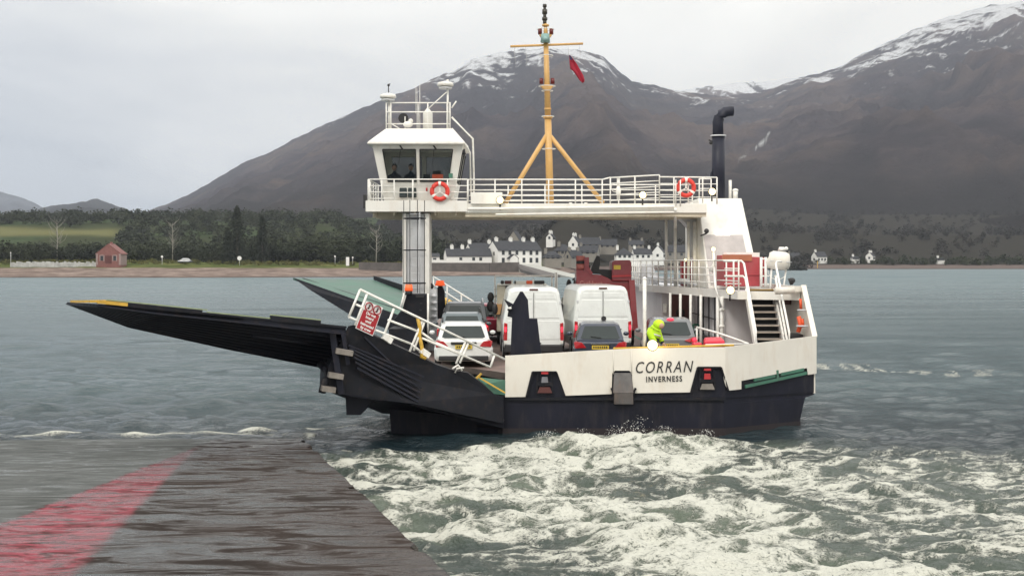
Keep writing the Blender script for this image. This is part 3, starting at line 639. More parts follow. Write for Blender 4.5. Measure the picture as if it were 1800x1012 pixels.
vill = [
 ('white house among dark conifers high above the village', 968, 640, 424, 6, 5, 2.8, 2.8, R(70), 'hwhite'),
 ('low grey cottage with hipped slate roof right of the inn', 970, 520, 458, 10, 7, 2.2, 3.0, R(10), 'hgrey'),
 ('grey gable ended house behind the low hipped cottage', 990, 560, 449, 9, 7, 3.2, 3.6, R(30), 'hgrey'),
 ('pale cream house with tall gable near the top of the village', 1010, 640, 436, 7, 7, 4.0, 4.8, R(68), 'hwhite'),
 ('long brown roofed house at the top of the village', 1035, 650, 436, 16, 8, 3.0, 4.6, R(12), 'hgrey'),
 ('wide dark roofed bungalow at the top right of the village', 1068, 660, 437, 14, 8, 2.6, 4.2, R(-5), 'hgrey'),
 ('slate roofed house behind the red lorry mixer', 1008, 540, 458, 9, 7, 2.6, 3.6, R(35), 'hgrey'),
 ('brown slate house with long roof below the top row', 1035, 590, 449, 13, 8, 2.4, 4.0, R(-15), 'hgrey'),
 ('white fronted house with pyramid slate roof behind the red lorry', 1096, 600, 456, 11, 9, 3.4, 4.2, R(5), 'hwhite'),
 ('white house with wide slate roof beyond the upper deck rails', 1128, 620, 456, 13, 8, 4.0, 3.6, R(8), 'hwhite'),
 ('white gabled house with bay windows left of the bridge pipes', 1158, 620, 455, 8, 8, 4.6, 4.6, R(72), 'hwhite'),
 ('grey slate house right of the gabled house behind the bridge pipes', 1186, 650, 452, 14, 8, 4.2, 4.4, R(5), 'hgrey'),
 ('small dim grey house on the hillside right of the village roofs', 1118, 720, 436, 12, 7, 3.0, 3.2, R(0), 'hgrey'),
 ('white cottage with tall chimney on the far right shore', 1440, 790, 460, 8.5, 6, 3.6, 3.0, R(25), 'hwhite'),
 ('tiny white bungalow between the two cottages on the far right shore', 1503, 795, 458, 5, 4, 1.6, 1.2, R(5), 'hwhite'),
 ('small white gable ended cottage farther right on the far shore', 1530, 800, 458, 6, 5, 3.2, 2.2, R(60), 'hwhite'),
 ('tiny white boathouse near the right end of the far shore', 1652, 790, 460, 5, 4, 1.4, 1.2, R(10), 'hwhite'),
 ('dim white house half hidden by scrub right of the liferaft', 1395, 800, 459, 8, 6, 2.8, 2.6, R(-10), 'hgrey'),
]
for i, (lb, px, Y, pyb, wd, dp, wh, rh, rz, wl) in enumerate(vill):
    k_ = 0.68 if px < 1300 else 0.9; wd *= k_; dp *= k_; wh *= k_; rh *= k_
    wn = [('f', u, 0.8, 1.2, 1.3) for u in (-wd * 0.3, 0, wd * 0.3)] + [('l', 0, 1.0, 1.1, 1.3)]
    if wh > 3.5: wn += [('f', u, 2.9, 1.1, 1.0) for u in (-wd * 0.3, wd * 0.3)]
    house('house', lb, px, Y, pyb, wd, dp, wh, rh, rz, wall=wl, chim=(-wd / 2 + 0.9,) if i % 3 else (wd / 2 - 0.9, -wd / 2 + 0.9), wins=wn, hip=2.5 if lb.find('hip') > 0 else (4.0 if lb.find('pyramid') > 0 else 0))
# brick hut
M['quoin'] = mat('pinkish_stone', (0.28, 0.21, 0.20), 0.85, var=0.15, scale=1)
hut = house('brick_hut', 'small red brick hut with pitched roof on the far left shore', 196, 452, 463, 7.0, 8.4, 3.4, 3.2, R(90), wall='brick', roof='brick', wins=[('l', -2.2, 1.0, 1.0, 1.6), ('l', 2.2, 1.0, 1.0, 1.6)], cat='hut')
for u in (-2.2, 2.2):
    MB().box(-3.62, -3.5, u - 0.85, u - 0.5, .8, 2.9).box(-3.62, -3.5, u + 0.5, u + 0.85, .8, 2.9).box(-3.62, -3.5, u - .5, u + .5, 2.65, 3.0).build('window_surround', M['quoin'], hut, world=False)
for s in (-1, 1): MB().box(-3.6, 3.5, *sorted((s * 3.6, s * 4.25)), -.5, 3.35).build('corner_stone', M['quoin'], hut, world=False)
MB().box(-3.6, -3.5, -1.1, 1.1, 0, 2.7).build('door', M['maroon'], hut, world=False)
MB().box(-.4, .4, -.4, .4, 6.2, 7.4).build('chimney', M['brick'], hut, world=False)
def walls(name, label, pts, h, th, m, cat='wall'):
    """pts: (px, py_base, Y)"""
    w_ = [P(*p) for p in pts]; c = w_[0]
    mb = MB()
    for a, b in zip(w_[:-1], w_[1:]):
        d = (b - a).normalized(); n = Vector((-d.y, d.x, 0)).normalized() * th / 2
        mb.hexa([a - n - Vector((0, 0, 2)), b - n - Vector((0, 0, 2)), b + n - Vector((0, 0, 2)), a + n - Vector((0, 0, 2)), a - n + Vector((0, 0, h)), b - n + Vector((0, 0, h)), b + n + Vector((0, 0, h)), a + n + Vector((0, 0, h))])
    return tag(mb.build(name, m), label, cat)
walls('sea_wall', 'long dark stone sea wall in front of the white inn', [(690, 473, 446), (760, 473, 447), (860, 473, 449), (912, 472, 452)], 2.2, 1.2, M['stone'])
walls('sea_wall', 'low dark stone wall left of the ferry tower on the far shore', [(632, 466, 440), (705, 467, 430)], 1.0, 0.8, M['stone'])
walls('boundary_wall', 'low white wall in front of the long low cottage', [(756, 461, 450), (812, 462, 451)], 0.9, 0.3, M['hwhite'])
# long whitewashed rubble wall
mb = MB(); rsx = random.Random(4)
for i in range(46):
    p = P(20 + i * 3.5, 466.0, 452); hh = rsx.uniform(0.75, 1.35)
    mb.box(p.x - 0.36, p.x + 0.36, 451.7 + rsx.uniform(-.1, .1), 452.3, p.z - 1.0, p.z + hh)
tag(mb.build('rubble_wall', mat('weathered_whitewash', (0.42, 0.42, 0.41), 0.9, var=0.3, scale=0.8), bevel=0.12), 'long lumpy whitewashed wall left of the brick hut', 'wall')
# village jetty
mb = MB(); a = P(905, 464, 458); b_ = P(1012, 489, 372); c_ = P(1022, 489, 372); d_ = P(938, 464, 462)
mb.hexa([(a.x, a.y, -2), (b_.x, b_.y, -2), (c_.x + 2.5, c_.y, -2), (d_.x, d_.y, -2), a, b_, (c_.x + 2.5, c_.y, b_.z), (d_.x, d_.y, a.z)])
tag(mb.build('jetty', mat('pale_jetty_concrete', (0.36, 0.36, 0.33), 0.8, scale=0.3)), kind='structure')
mb = MB(); mb.prism([P(910, 468, 437), P(940, 476, 420), P(985, 489, 385), P(960, 492, 385), P(915, 478, 425)], (0, 0, 0.9))
tag(mb.build('rocks', M['stone']), kind='structure')
# road signs, posts
def post_sign(px, pyb, pyt, Y, label, r=0.45, white=True):
    b = P(px, pyb, Y); t = P(px, pyt, Y); root = empty('road_sign', b, label, 'sign', 'road signs on the far shore')
    MB().tube([(b.x, b.y, b.z - 0.5), (t.x, t.y, t.z)], 0.09, 6).build('post', M['greypaint'], root)
    MB().tube([(t.x, t.y - 0.12, t.z - r), (t.x, t.y - 0.18, t.z - r)], r, 16).build('panel', M['signwhite'], root)
post_sign(285, 463, 449, 455, 'small pale road sign left of the parked car on the far shore', 0.4)
post_sign(421, 464, 450, 455, 'larger round pale road sign right of the parked car on the far shore', 0.75)
post_sign(589, 461, 449, 455, 'thin pale road sign farther right on the shore road', 0.3)
post_sign(620, 462, 451, 455, 'thin pale road sign beside the white shore post', 0.3)
post_sign(19, 464, 443, 455, 'thin pale pole at the left end of the white wall', 0.2)
b = P(611, 462, 454); mb = MB(); mb.box(b.x - 0.55, b.x + 0.55, 453.8, 454.4, b.z - 1, b.z + 2.0)
tag(mb.build('signboard', M['signwhite'], bevel=0.05), 'small white board on the far shore road', 'signboard')
b = P(1437, 462, 745); tag(MB().tube([(b.x, b.y, b.z - 6), (b.x, b.y, b.z + 1.0)], 0.16, 6).build('marker_post', M['yellow']), 'slim yellow marker post at the far right waterline', 'post')

rs = np.random.RandomState(12); n_ = 900
cl = rs.randint(0, 7, n_); cxs = np.array([2.0, 2.9, 3.6, 4.3, 5.4, 1.0, 3.3])[cl]; hh = np.array([.22, .32, .60, .30, .20, .18, .5])[cl]
u_ = rs.rand(n_); px_ = cxs + rs.normal(size=n_) * (0.10 + .16 * (1 - u_)); pz_ = 0.15 + hh * u_ ** 1.6; py_ = 36.6 + rs.normal(size=n_) * .16
q_ = rs.normal(size=(n_, 4, 3)) * (0.004 + 0.007 * rs.rand(n_))[:, None, None]
Vp = (np.stack([px_, py_, pz_], -1)[:, None, :] + q_).reshape(-1, 3); k4 = np.arange(n_)[:, None] * 4
Fp = np.concatenate([k4 + np.array([[0, 1, 2]]), k4 + np.array([[0, 3, 1]]), k4 + np.array([[0, 2, 3]]), k4 + np.array([[1, 3, 2]])])
tag(np_mesh('spray', Vp, Fp, mat('spray_droplets', (0.8, 0.8, 0.78), 0.4), False), 'fine spray thrown up by the propeller wash astern of the ferry', 'spray', kind='stuff')
M['darkgrey'] = mat('weathered_grey', (0.16, 0.16, 0.18), 0.6, var=0.2)
# ------------------------------------------------------------------ the ferry
FX, FY = 2.7, 58.0
ferry = empty('ferry', (FX, FY, 0), 'black and cream car ferry with raised walkway, buff mast and wheelhouse', 'ferry')
W = M['whitesteel']; WH = M['white']
def TY(px):
    m_ = 3.12 / 2.2
    return 38.0 if px <= 1275 else (6.196 - 38 * m_) / ((px - CX) / F - m_)
def Pt(px, py, off=0.0):
    y = TY(px); p = P(px, py, y); p.y -= off; return p
# hull: outline at deck level, plan view
HULL = [(-0.25, 38.1), (6.18, 38.1), (9.30, 40.3), (9.30, 72), (6.6, 79), (-0.2, 79), (-4.2, 75.5), (-4.2, 41.2)]
mb = MB()
def ringv(z, inset, pts=HULL, cy=58, cx=2.8):
    out = []
    for x, y in pts:
        dx = inset if x < cx else -inset; out.append((x + dx * (1.0), y + (inset * 0.5 if y < cy else -inset * 1.5), z))
    return out
levels = [(-0.9, 1.15), (-0.02, 0.62), (0.90, 0.45), (0.95, 0.0), (1.68, 0.0)]
def ringp(z, i):
    r = [list(p) for p in ringv(z, i)]
    if z < 0.92:
        k = min(1.0, (0.9 - z) / 0.92); r[2] = [8.95 - 0.25 * k, 39.95 - 0.17 * k, z]; r[1] = [6.18, 38.1, z]; r[0][1] = 38.1; r[0][0] = -0.25; r[3][0] = 8.95 - .25 * k
    return r
rings = [[mb.bm.verts.new(p) for p in ringp(z, i)] for z, i in levels]
for A, B in zip(rings[:-1], rings[1:]):
    for k in range(len(A)): mb.bm.faces.new((A[k], A[(k + 1) % 8], B[(k + 1) % 8], B[k]))
mb.bm.faces.new(rings[0][::-1]); mb.bm.faces.new(rings[-1])
hull = mb.build('hull', M['hull'], ferry)
mb = MB()
zz = [(-0.85, 1.10), (0.20, 0.555)]
rr = [[mb.bm.verts.new((p[0] + (.02 if p[0] > 2.8 else -.02), p[1] - .015, p[2])) for p in ringp(z, i)] for z, i in zz]
for k in range(8): mb.bm.faces.new((rr[0][k], rr[0][(k + 1) % 8], rr[1][(k + 1) % 8], rr[1][k]))
mb.build('boot_top', M['antifoul'], hull)
# transom skeg-side darker strake and rubbing line
mb = MB(); mb.box(-0.2, 6.2, 38.0, 38.09, 1.02, 1.10); mb.build('rubbing_strake', M['black'], hull)
# deck plate
mb = MB(); mb.prism([(x + (0.06 if x < 3 else -0.06), y + (0.06 if y < 58 else -0.06), 1.69) for x, y in HULL], (0, 0, 0.06))
mb.build('car_deck', M['deck'], ferry)
mb = MB()
for x in (-1.9, 0.55, 3.1, 5.4): mb.box(x - 0.06, x + 0.06, 39, 76, 1.75, 1.756)
mb.build('lane_line', M['greendeck'], ferry)
# cream bulwark across the transom and round the quarter
def ngon_plate(mb, pts, off0, off1):
    a = [Pt(x, y, off1) for x, y in pts]; b = [Pt(x, y, off0) for x, y in pts]
    va = [mb.bm.verts.new(p) for p in a]; vb = [mb.bm.verts.new(p) for p in b]; n = len(a)
    fs = [mb.bm.faces.new(va), mb.bm.faces.new(vb[::-1])]
    for i in range(n): mb.bm.faces.new((va[i], vb[i], vb[(i + 1) % n], va[(i + 1) % n]))
    mb.bm.normal_update()
    bmesh.ops.triangulate(mb.bm, faces=fs, ngon_method='EAR_CLIP')
mb = MB()
ngon_plate(mb, [(888, 625), (1000, 618.5), (1110, 612), (1275, 610), (1275, 676), (1267, 645), (1226, 645), (1214, 689), (1112, 690.5), (1111, 656), (1106, 651), (1081, 651), (1076, 656), (1075, 692), (993, 695), (978, 653), (936, 653), (925, 697), (888, 697.5)], -0.06, 0.03)
ngon_plate(mb, [(1275, 610), (1330, 603), (1435, 590), (1435, 656), (1420, 658.5), (1418, 646.5), (1303, 669), (1303, 683.5), (1280, 686), (1275, 676)], -0.06, 0.03)
mb.build('bulwark', M['cream'], ferry, bevel=0.008)
mb = MB()   # dark backing of the transom (seen in the recesses)
ngon_plate(mb, [(889, 627), (1110, 614), (1275, 612), (1275, 700), (889, 700)], -0.12, -0.065)
ngon_plate(mb, [(1275, 612), (1434, 593), (1434, 690), (1275, 700)], -0.12, -0.07)
mb.build('transom_plate', M['hull'], ferry)
mb = MB()   # outlines of the recesses and vertical side faces
for pts in ([(925, 697), (936, 653), (978, 653), (993, 695)], [(1214, 689), (1226, 645), (1267, 645), (1280, 686)]):
    mb = MB()
    for a, b in zip(pts[:-1], pts[1:]): mb.beam(Pt(*a, 0.04), Pt(*b, 0.04), 0.05, 0.04)
    mb.build('recess_frame', M['black'], ferry)
for cx_, top in ((957.5, 0), (1243, -6)):
    root_ = MB(); root_.beam(Pt(cx_ - 12, 655 + top, 0.0), Pt(cx_ - 14, 690 + top, 0.0), 0.05); root_.beam(Pt(cx_ + 12, 655 + top), Pt(cx_ + 14, 690 + top), 0.05)
    root_.beam(Pt(cx_ - 13, 674 + top, 0), Pt(cx_ + 13, 674 + top, 0), 0.06, 0.12)
    tb = root_.build('towing_bracket', M['black'], ferry)
    MB().hexa([Pt(cx_ - 6, 672 + top, 0.06), Pt(cx_ + 6, 672 + top, 0.06), Pt(cx_ + 6, 672 + top, 0), Pt(cx_ - 6, 672 + top, 0), Pt(cx_ - 5, 662 + top, 0.06), Pt(cx_ + 5, 662 + top, 0.06), Pt(cx_ + 5, 662 + top, 0), Pt(cx_ - 5, 662 + top, 0)]).build('hook_block', M['darkgrey' if cx_ < 1000 else 'red'], tb)
    MB().hexa([Pt(cx_ - 13, 690 + top, 0.06), Pt(cx_ + 13, 690 + top, 0.06), Pt(cx_ + 13, 690 + top, 0), Pt(cx_ - 13, 690 + top, 0), Pt(cx_ - 9, 680 + top, 0.06), Pt(cx_ + 9, 680 + top, 0.06), Pt(cx_ + 9, 680 + top, 0), Pt(cx_ - 9, 680 + top, 0)]).build('red_fitting', M['maroon' if cx_ < 1000 else 'fender'], tb)
    MB().beam(Pt(cx_ - 6, 655 + top, 0.06), Pt(cx_ + 6, 655 + top, 0.06), 0.05, 0.06).build('marker_light', M['red'], tb)
# roller chute below the name
mb = MB(); mb.hexa([Pt(1077, 690, 0.16), Pt(1113, 690, 0.16), Pt(1113, 690, -0.05), Pt(1077, 690, -0.05), Pt(1079, 655, 0.03), Pt(1110, 655, 0.03), Pt(1110, 655, -0.05), Pt(1079, 655, -0.05)])
mb.hexa([Pt(1079, 710, 0.10), Pt(1113, 710, 0.10), Pt(1113, 710, -0.05), Pt(1079, 710, -0.05), Pt(1079, 688, 0.15), Pt(1112, 688, 0.15), Pt(1112, 688, -0.05), Pt(1079, 688, -0.05)])
chute = mb.build('roller_chute', mat('worn_grey_steel', (0.10, 0.095, 0.095), 0.6, var=0.3, dirt=(0.2, 0.12, 0.08), dirt_amt=0.5), ferry, bevel=0.02)
for x in (1078, 1113): MB().beam(Pt(x, 690, 0.1), Pt(x + (-4 if x < 1100 else 4), 681, 0.1), 0.06).build('horn_bar', M['black'], chute)
mb = MB(); mb.tube([Pt(1078, 657, .05), Pt(1078, 616, .05)], 0.012, 5).tube([Pt(1110, 657, .05), Pt(1110, 616, .05)], 0.012, 5); mb.build('seam_rib', M['cream'], ferry)
# green freeing ports low on the quarter
mb = MB(); mb.hexa([Pt(1303, 683, -0.02), Pt(1418, 657, -0.02), Pt(1418, 657, -0.10), Pt(1303, 683, -0.10), Pt(1303, 668, -0.02), Pt(1418, 646, -0.02), Pt(1418, 646, -0.1), Pt(1303, 668, -0.1)])
mb.build('freeing_port', M['black'], ferry)
mb = MB()
for (xa, ya, xb, yb) in ((1310, 679, 1418, 655), (1325, 667.5, 1362, 660), (1372, 657.5, 1412, 649)): mb.beam(Pt(xa, ya, 0.01), Pt(xb, yb, 0.01), 0.05, 0.09)
mb.beam(Pt(1366, 650, .02), Pt(1367, 668, .02), 0.07)
mb.build('port_bar', M['greendeck'], ferry)
# bulwark cap, yellow pipe and handrails on the transom
mb = MB(); mb.tube([Pt(1078, 612.5, 0.0), Pt(1180, 609.5, 0.0), Pt(1290, 606.5, 0)], 0.035, 6)
for x in (1080, 1130, 1200, 1270): mb.tube([Pt(x, 617, 0), Pt(x, 610, 0)], 0.02, 5)
mb.build('hose_rail', M['yellow'], ferry)
mb = MB(); mb.tube([P(1133, 613, 38.1), P(1133, 491, 38.1)], 0.055, 8); mb.ball(P(1133, 490, 38.1), 0.06); mb.build('stern_post', W, ferry)
mb = MB(); mb.tube([P(1225, 575, 41), P(1262, 585, 40.2), P(1316, 604, 39.6)], 0.035, 6); mb.tube([P(1240, 606, 39), P(1316, 604, 39.6)], 0.03, 6); mb.tube([P(1262, 585, 40.2), P(1262, 606, 40.2)], 0.03, 6); mb.tube([P(1225, 575, 41), P(1225, 606, 41)], 0.03, 6)
mb.build('quarter_rail', W, ferry)
# lettering
def text(body, size, m, parent, px, py, Y, name='lettering', shear=0.0, spacing=1.0, width=None, rot=0.0, M4=None, bold=0.0, align='LEFT'):
    cu = bpy.data.curves.new(name, 'FONT'); cu.body = body; cu.size = size; cu.shear = shear; cu.space_character = spacing; cu.extrude = 0.004; cu.offset = bold; cu.align_x = align; cu.resolution_u = 3
    tmp = bpy.data.objects.new('tmp', cu); col.objects.link(tmp)
    dg = bpy.context.evaluated_depsgraph_get(); me = bpy.data.meshes.new_from_object(tmp.evaluated_get(dg)); bpy.data.objects.remove(tmp)
    xs = [v.co.x for v in me.vertices]; wdt = max(xs) - min(xs)
    sx = (width / wdt) if width else 1.0
    if align == 'LEFT': me.transform(Matrix.Translation((-min(xs), 0, 0)))
    me.transform(Matrix.Diagonal((sx, 1, 1, 1)))
    if M4 is None: M4 = Matrix.Translation(P(px, py, Y)) @ Matrix.Rotation(rot, 4, 'Y') @ Matrix.Rotation(R(90), 4, 'X')
    me.transform(M4)
    if parent is not None: me.transform(Matrix.Translation(-ORG.get(parent.name, Vector((0, 0, 0)))))
    me.materials.clear(); me.materials.append(m)
    o = bpy.data.objects.new(name, me); col.objects.link(o); o.parent = parent
    if parent is not None: ORG[o.name] = ORG.get(parent.name, Vector((0, 0, 0)))
    return o
text('CORRAN', 0.475, M['text'], ferry, 1118, 655.5, 37.955, 'name_lettering', shear=0.28, spacing=1.22, width=101 / F * 38, rot=R(-1.2), bold=0.0)
text('INVERNESS', 0.225, M['text'], ferry, 1136, 671, 37.955, 'port_lettering', spacing=1.25, width=63 / F * 38, rot=R(-1.2), bold=0.006)
text('24', 0.16, M['wtext'], ferry, 1060, 739, 38.25, 'draught_mark', width=0.16, bold=0.004)
MB().beam(P(1056, 741, 38.25), P(1077, 740, 38.25), 0.03, 0.05).build('draught_line', M['wtext'], ferry)
# black guide fin at the port end of the transom
fin = [(897, 623), (900, 558), (892, 556), (893, 549), (900.5, 537), (914.4, 512.7), (919, 512.7), (928, 527), (930.5, 560), (944.4, 560), (950, 606), (952, 622)]
mb = MB(); mb.prism([P(x, y, 38.25) for x, y in [(897, 625), (900, 558), (892, 556), (893, 549), (900.5, 537), (914.4, 512.7), (919, 512.7), (928, 527), (930.5, 560), (936, 625)]], (0, 0.35, 0)); mb.hexa([P(929, 625, 38.23), P(952, 625, 38.23), P(952, 625, 38.23) + Vector((0, .3, 0)), P(929, 625, 38.23) + Vector((0, .3, 0)), P(929, 560, 38.23), P(944.4, 560, 38.23), P(944.4, 560, 38.23) + Vector((0, .3, 0)), P(929, 560, 38.23) + Vector((0, .3, 0))]); mb.prism([P(x, y, 38.2) for x, y in [(886, 526), (903, 535), (894.6, 541)]], (0, 0.25, 0))
mb.tube([P(900, 541, 38.15), P(893, 546, 38.15)], 0.05, 6)
gf = mb.build('guide_fin', M['hull'], ferry)
MB().ball(P(896.5, 541.5, 38.1), 0.05, (1, 1, 0.7)).build('white_block', M['white'], gf)

# ---- near (port quarter) ramp
Kn = P(608, 577, 35.0); Kf = P(565, 584, 38.1); Tn = P(172, 534, 29.8); Tf = P(118, 531, 33.0)
Hn = P(884, 697, 37.75); Hf = Vector((-4.05, 40.9, 1.5))
nr_ = 'near'
mb = MB()
def lerp(a, b, t): return a + (b - a) * t
def quad(u, v):  # u along tip->knuckle, v near->far
    return lerp(lerp(Tn, Tf, v), lerp(Kn, Kf, v), u)
dn = Vector((0, 0, -1))
# outer flap deck plate
mb.prism([quad(0, 0), quad(1, 0), quad(1, 1), quad(0, 1)], (0, 0, -0.07))
ramp_o = mb.build('stern_ramp_flap', M['blacksteel2'], ferry)
mb = MB()
NG = 11
for i in range(NG):
    v = i / (NG - 1.0); dk = 0.16 + (1.02 - 0.16) * v
    prof = [(0, 0.04), (0.22, 0.42 * dk + 0.03), (0.6, 0.75 * dk), (1.0, dk)]
    pts = [quad(u, v) for u in (0, 0.22, 0.6, 1.0)] + [quad(u, v) + dn * d for u, d in reversed(prof)]
    e = (Kf - Kn).normalized() * 0.05
    mb.prism(pts, e)
    # bottom flange
    for (u0, d0), (u1, d1) in zip(prof[:-1], prof[1:]): mb.beam(quad(u0, v) + dn * d0, quad(u1, v) + dn * d1, 0.13, 0.03)
mb.build('ramp_girder', M['blacksteel2'], ramp_o)
mb = MB()
for u in (0.25, 0.5, 0.72, 0.86, 0.93): 
    pts = [quad(u, 0), quad(u, 1), quad(u, 1) + dn * (0.9 * u), quad(u, 0) + dn * 0.10]; mb.prism(pts, (Kn - Tn).normalized() * 0.04)
for v in (0.3, 0.75): mb.beam(quad(0.62, v) + dn * 0.8 * (0.2 + v), quad(0.86, v) + dn * 0.9 * (0.2 + v), 0.06)
mb.build('cross_beam', M['blacksteel2'], ramp_o)
mb = MB(); mb.beam(quad(0.0, 0) + Vector((0, 0, .06)), quad(0.035, 1) + Vector((0, 0, .05)), 0.35, 0.06); mb.beam(quad(0, 0) + Vector((0, 0, .05)), quad(0.10, 0) + Vector((0, 0, .05)), 0.12, 0.08)
mb.build('tip_plate', M['yellow'], ramp_o)
mb = MB()
for (u0, u1, h) in ((0.03, 0.38, 0.10), (0.38, 0.66, 0.05), (0.66, 0.88, 0.14), (0.88, 1.0, 0.06)):
    mb.beam(quad(u0, 0) + Vector((0, 0, h / 2)), quad(u1, 0) + Vector((0, 0, h / 2)), 0.06, h)
mb.build('kerb', M['black'], ramp_o)
mb = MB()
for (u0, u1, h) in ((0.03, 0.40, 0.115), (0.40, 0.66, 0.065), (0.66, 0.88, 0.155)):
    mb.beam(quad(u0, 0) + Vector((0, 0.02, h)), quad(u1, 0) + Vector((0, .02, h)), 0.05, 0.02)
mb.build('kerb_top', mat('kerb_green_yellow', (0.30, 0.36, 0.16), 0.6, var=0.3), ramp_o)
# inner ramp section: a deep boxed frame
Bn = P(575, 690, 35.0); Bf = P(562, 676, 38.1); HBn = Vector((Hn.x - .05, Hn.y + .3, 0.5)); HBf = Vector((Hf.x, Hf.y, 0.3))
mb = MB(); A1, A2 = lerp(Kn, Hn, 0.03), Hn
top_near = [P(612, 573, 35.04), P(622, 571, 35.1), P(650, 586, 35.35), P(700, 609, 35.85), P(752, 633, 36.4), P(768, 641, 36.6), P(795, 650, 36.85), P(822, 655, 37.1), P(850, 676, 37.4), P(868, 693, 37.6), P(885, 697, 37.75)]
bot_near = [P(885, 744, 37.75), P(800, 728, 36.9), P(720, 708, 36.0), P(640, 700, 35.3), P(578, 689, 34.9), P(572, 665, 34.95), P(580, 640, 34.9)]
pts = top_near + bot_near
mb.prism(pts, (0.0, 0.35, 0.0))
mb.build('ramp_side_frame', M['black'], ferry)
mb = MB(); up = Vector((0, 0, -0.25))
mb.hexa([Bn + Vector((0, .3, 0)), HBn, HBf, Bf, Kn + Vector((0, .3, -.25)), Hn + up, Hf + up, Kf + up])
ri = mb.build('stern_ramp_inner', M['blacksteel2'], ferry)
mb = MB(); off = Vector((0, .3, -0.14)); mb.prism([lerp(Kn, Hn, .02) + off, Hn + off, Hf + off, Kf + Vector((0, 0, -.14))], (0, 0, 0.05)); mb.build('ramp_deck', M['greendeck'], ri)
mb = MB()   # longitudinal ribs on the side frame
for j, (y0, y1) in enumerate(((606, 662), (612, 672), (619, 681), (627, 690), (636, 699), (646, 706))):
    mb.beam(P(612 + j * 3, y0, 34.93 + 0.02 * j), P(745 - j * 2, y1, 36.15), 0.05, 0.055)
mb.beam(P(584, 580, 34.8), P(600, 692, 34.9), 0.16, 0.12); mb.beam(P(603, 585, 34.85), P(612, 640, 34.9), 0.1, 0.1)
mb.beam(P(640, 592, 35.2), P(690, 640, 35.7), 0.05); 
mb.build('stiffener', M['blacksteel2'], ri)
mb = MB(); mb.tube([P(563, 640, 35.6), P(575, 652, 35.0), P(572, 668, 34.9), P(568, 680, 34.9), P(566, 690, 34.9)], 0.10, 8); mb.build('hinge_hose', M['black'], ri)
for (x0, y0, x1, y1) in ((590, 616, 620, 621), (577, 658, 603, 662), (565, 682, 589, 685)):
    MB().beam(P(x0, y0, 34.7), P(x1, y1, 34.8), 0.3, 0.145).build('fender_block', M['fender'], ri, bevel=0.01)
# lug and bilge below the ramp
mb = MB(); mb.prism([P(x, y, 36.0 + (x - 607) / 278.0 * 2.0) for x, y in [(607, 688), (609, 729), (634, 729), (645, 714), (652, 707), (690, 703), (720, 712), (885, 752), (885, 700), (700, 690)]], (0.0, 1.6, 0))
mb.build('ramp_support', M['hull'], ferry)
mb = MB(); mb.beam(P(690, 704, 36.5), P(885, 738, 37.9), 0.10, 0.04); mb.build('ramp_support_strake', mat('dull_purple_paint', (0.045, 0.038, 0.05), 0.5), ferry)
mb = MB(); mb.prism([P(x, y, 38.9) for x, y in [(684, 712), (706, 706), (888, 735), (888, 790), (690, 790)]], (0, 3, 0)); mb.build('hull_quarter', M['hull'], ferry)
mb = MB()  # brown hinge plate and cross bar by the deck edge
mb.hexa([P(757, 640, 38.1), P(888, 668, 38.1), P(888, 668, 38.7), P(757, 640, 39.0), P(762, 637, 38.1), P(888, 655, 38.1), P(888, 655, 38.7), P(762, 637, 39.0)])
mb.build('hinge_plate', mat('rusty_dark_plate', (0.06, 0.045, 0.04), 0.6, var=0.4), ferry)
mb = MB(); mb.prism([P(830, 662, 37.85), P(888, 668, 37.95), P(888, 694, 37.95), P(868, 692, 37.8), P(850, 676, 37.7)], (0, 0.1, 0)); mb.build('ramp_apron', M['greendeck'], ferry)
mb = MB(); mb.beam(P(842, 663, 37.6), P(888, 690, 37.7), 0.04); mb.beam(P(834, 668, 37.5), P(846, 656, 37.6), 0.05); mb.build('apron_lever', M['yellow'], ferry)
# ramp handrail
def ry(px): return 34.85 + (px - 608) / 277.0 * 2.8
def RP(px, py): return P(px, py, ry(px))
mb = MB()
segs = [((633, 508.6), (887, 631)), ((626, 535), (648, 545)), ((682, 562), (742, 585)), ((742, 585), (766, 602)), ((766, 602), (818, 625)), ((613, 557), (633, 566)), ((660, 580), (722, 604)),
        ((722, 604), (740, 618)), ((742, 594), (862, 645)), ((633, 509), (613, 557)), ((645, 517), (624, 572)), ((692.5, 542), (673.5, 593)), ((742, 564), (720, 618)), ((746, 566), (727, 616)), ((818, 601), (801.6, 639)), ((823, 603), (808, 638)), ((869, 624), (862, 645))]
for a, b in segs: mb.tube([RP(*a), RP(*b)], 0.033, 6)
for px, py in ((674, 590), (740, 615)): mb.beam(RP(px, py), RP(px + 14, py + 10), 0.10, 0.16)
mb.tube([RP(795, 648), RP(805, 641), RP(812, 651)], 0.03, 5); mb.tube([RP(800, 655), RP(803, 647), RP(815, 646)], 0.03, 5)
rail = mb.build('ramp_handrail', W, ferry)
mb = MB(); mb.tube([RP(734, 557), RP(738, 575), RP(737, 590), RP(742, 612), RP(741, 627), RP(748, 629)], 0.055, 7); mb.build('yellow_hose', M['yellow'], ferry)
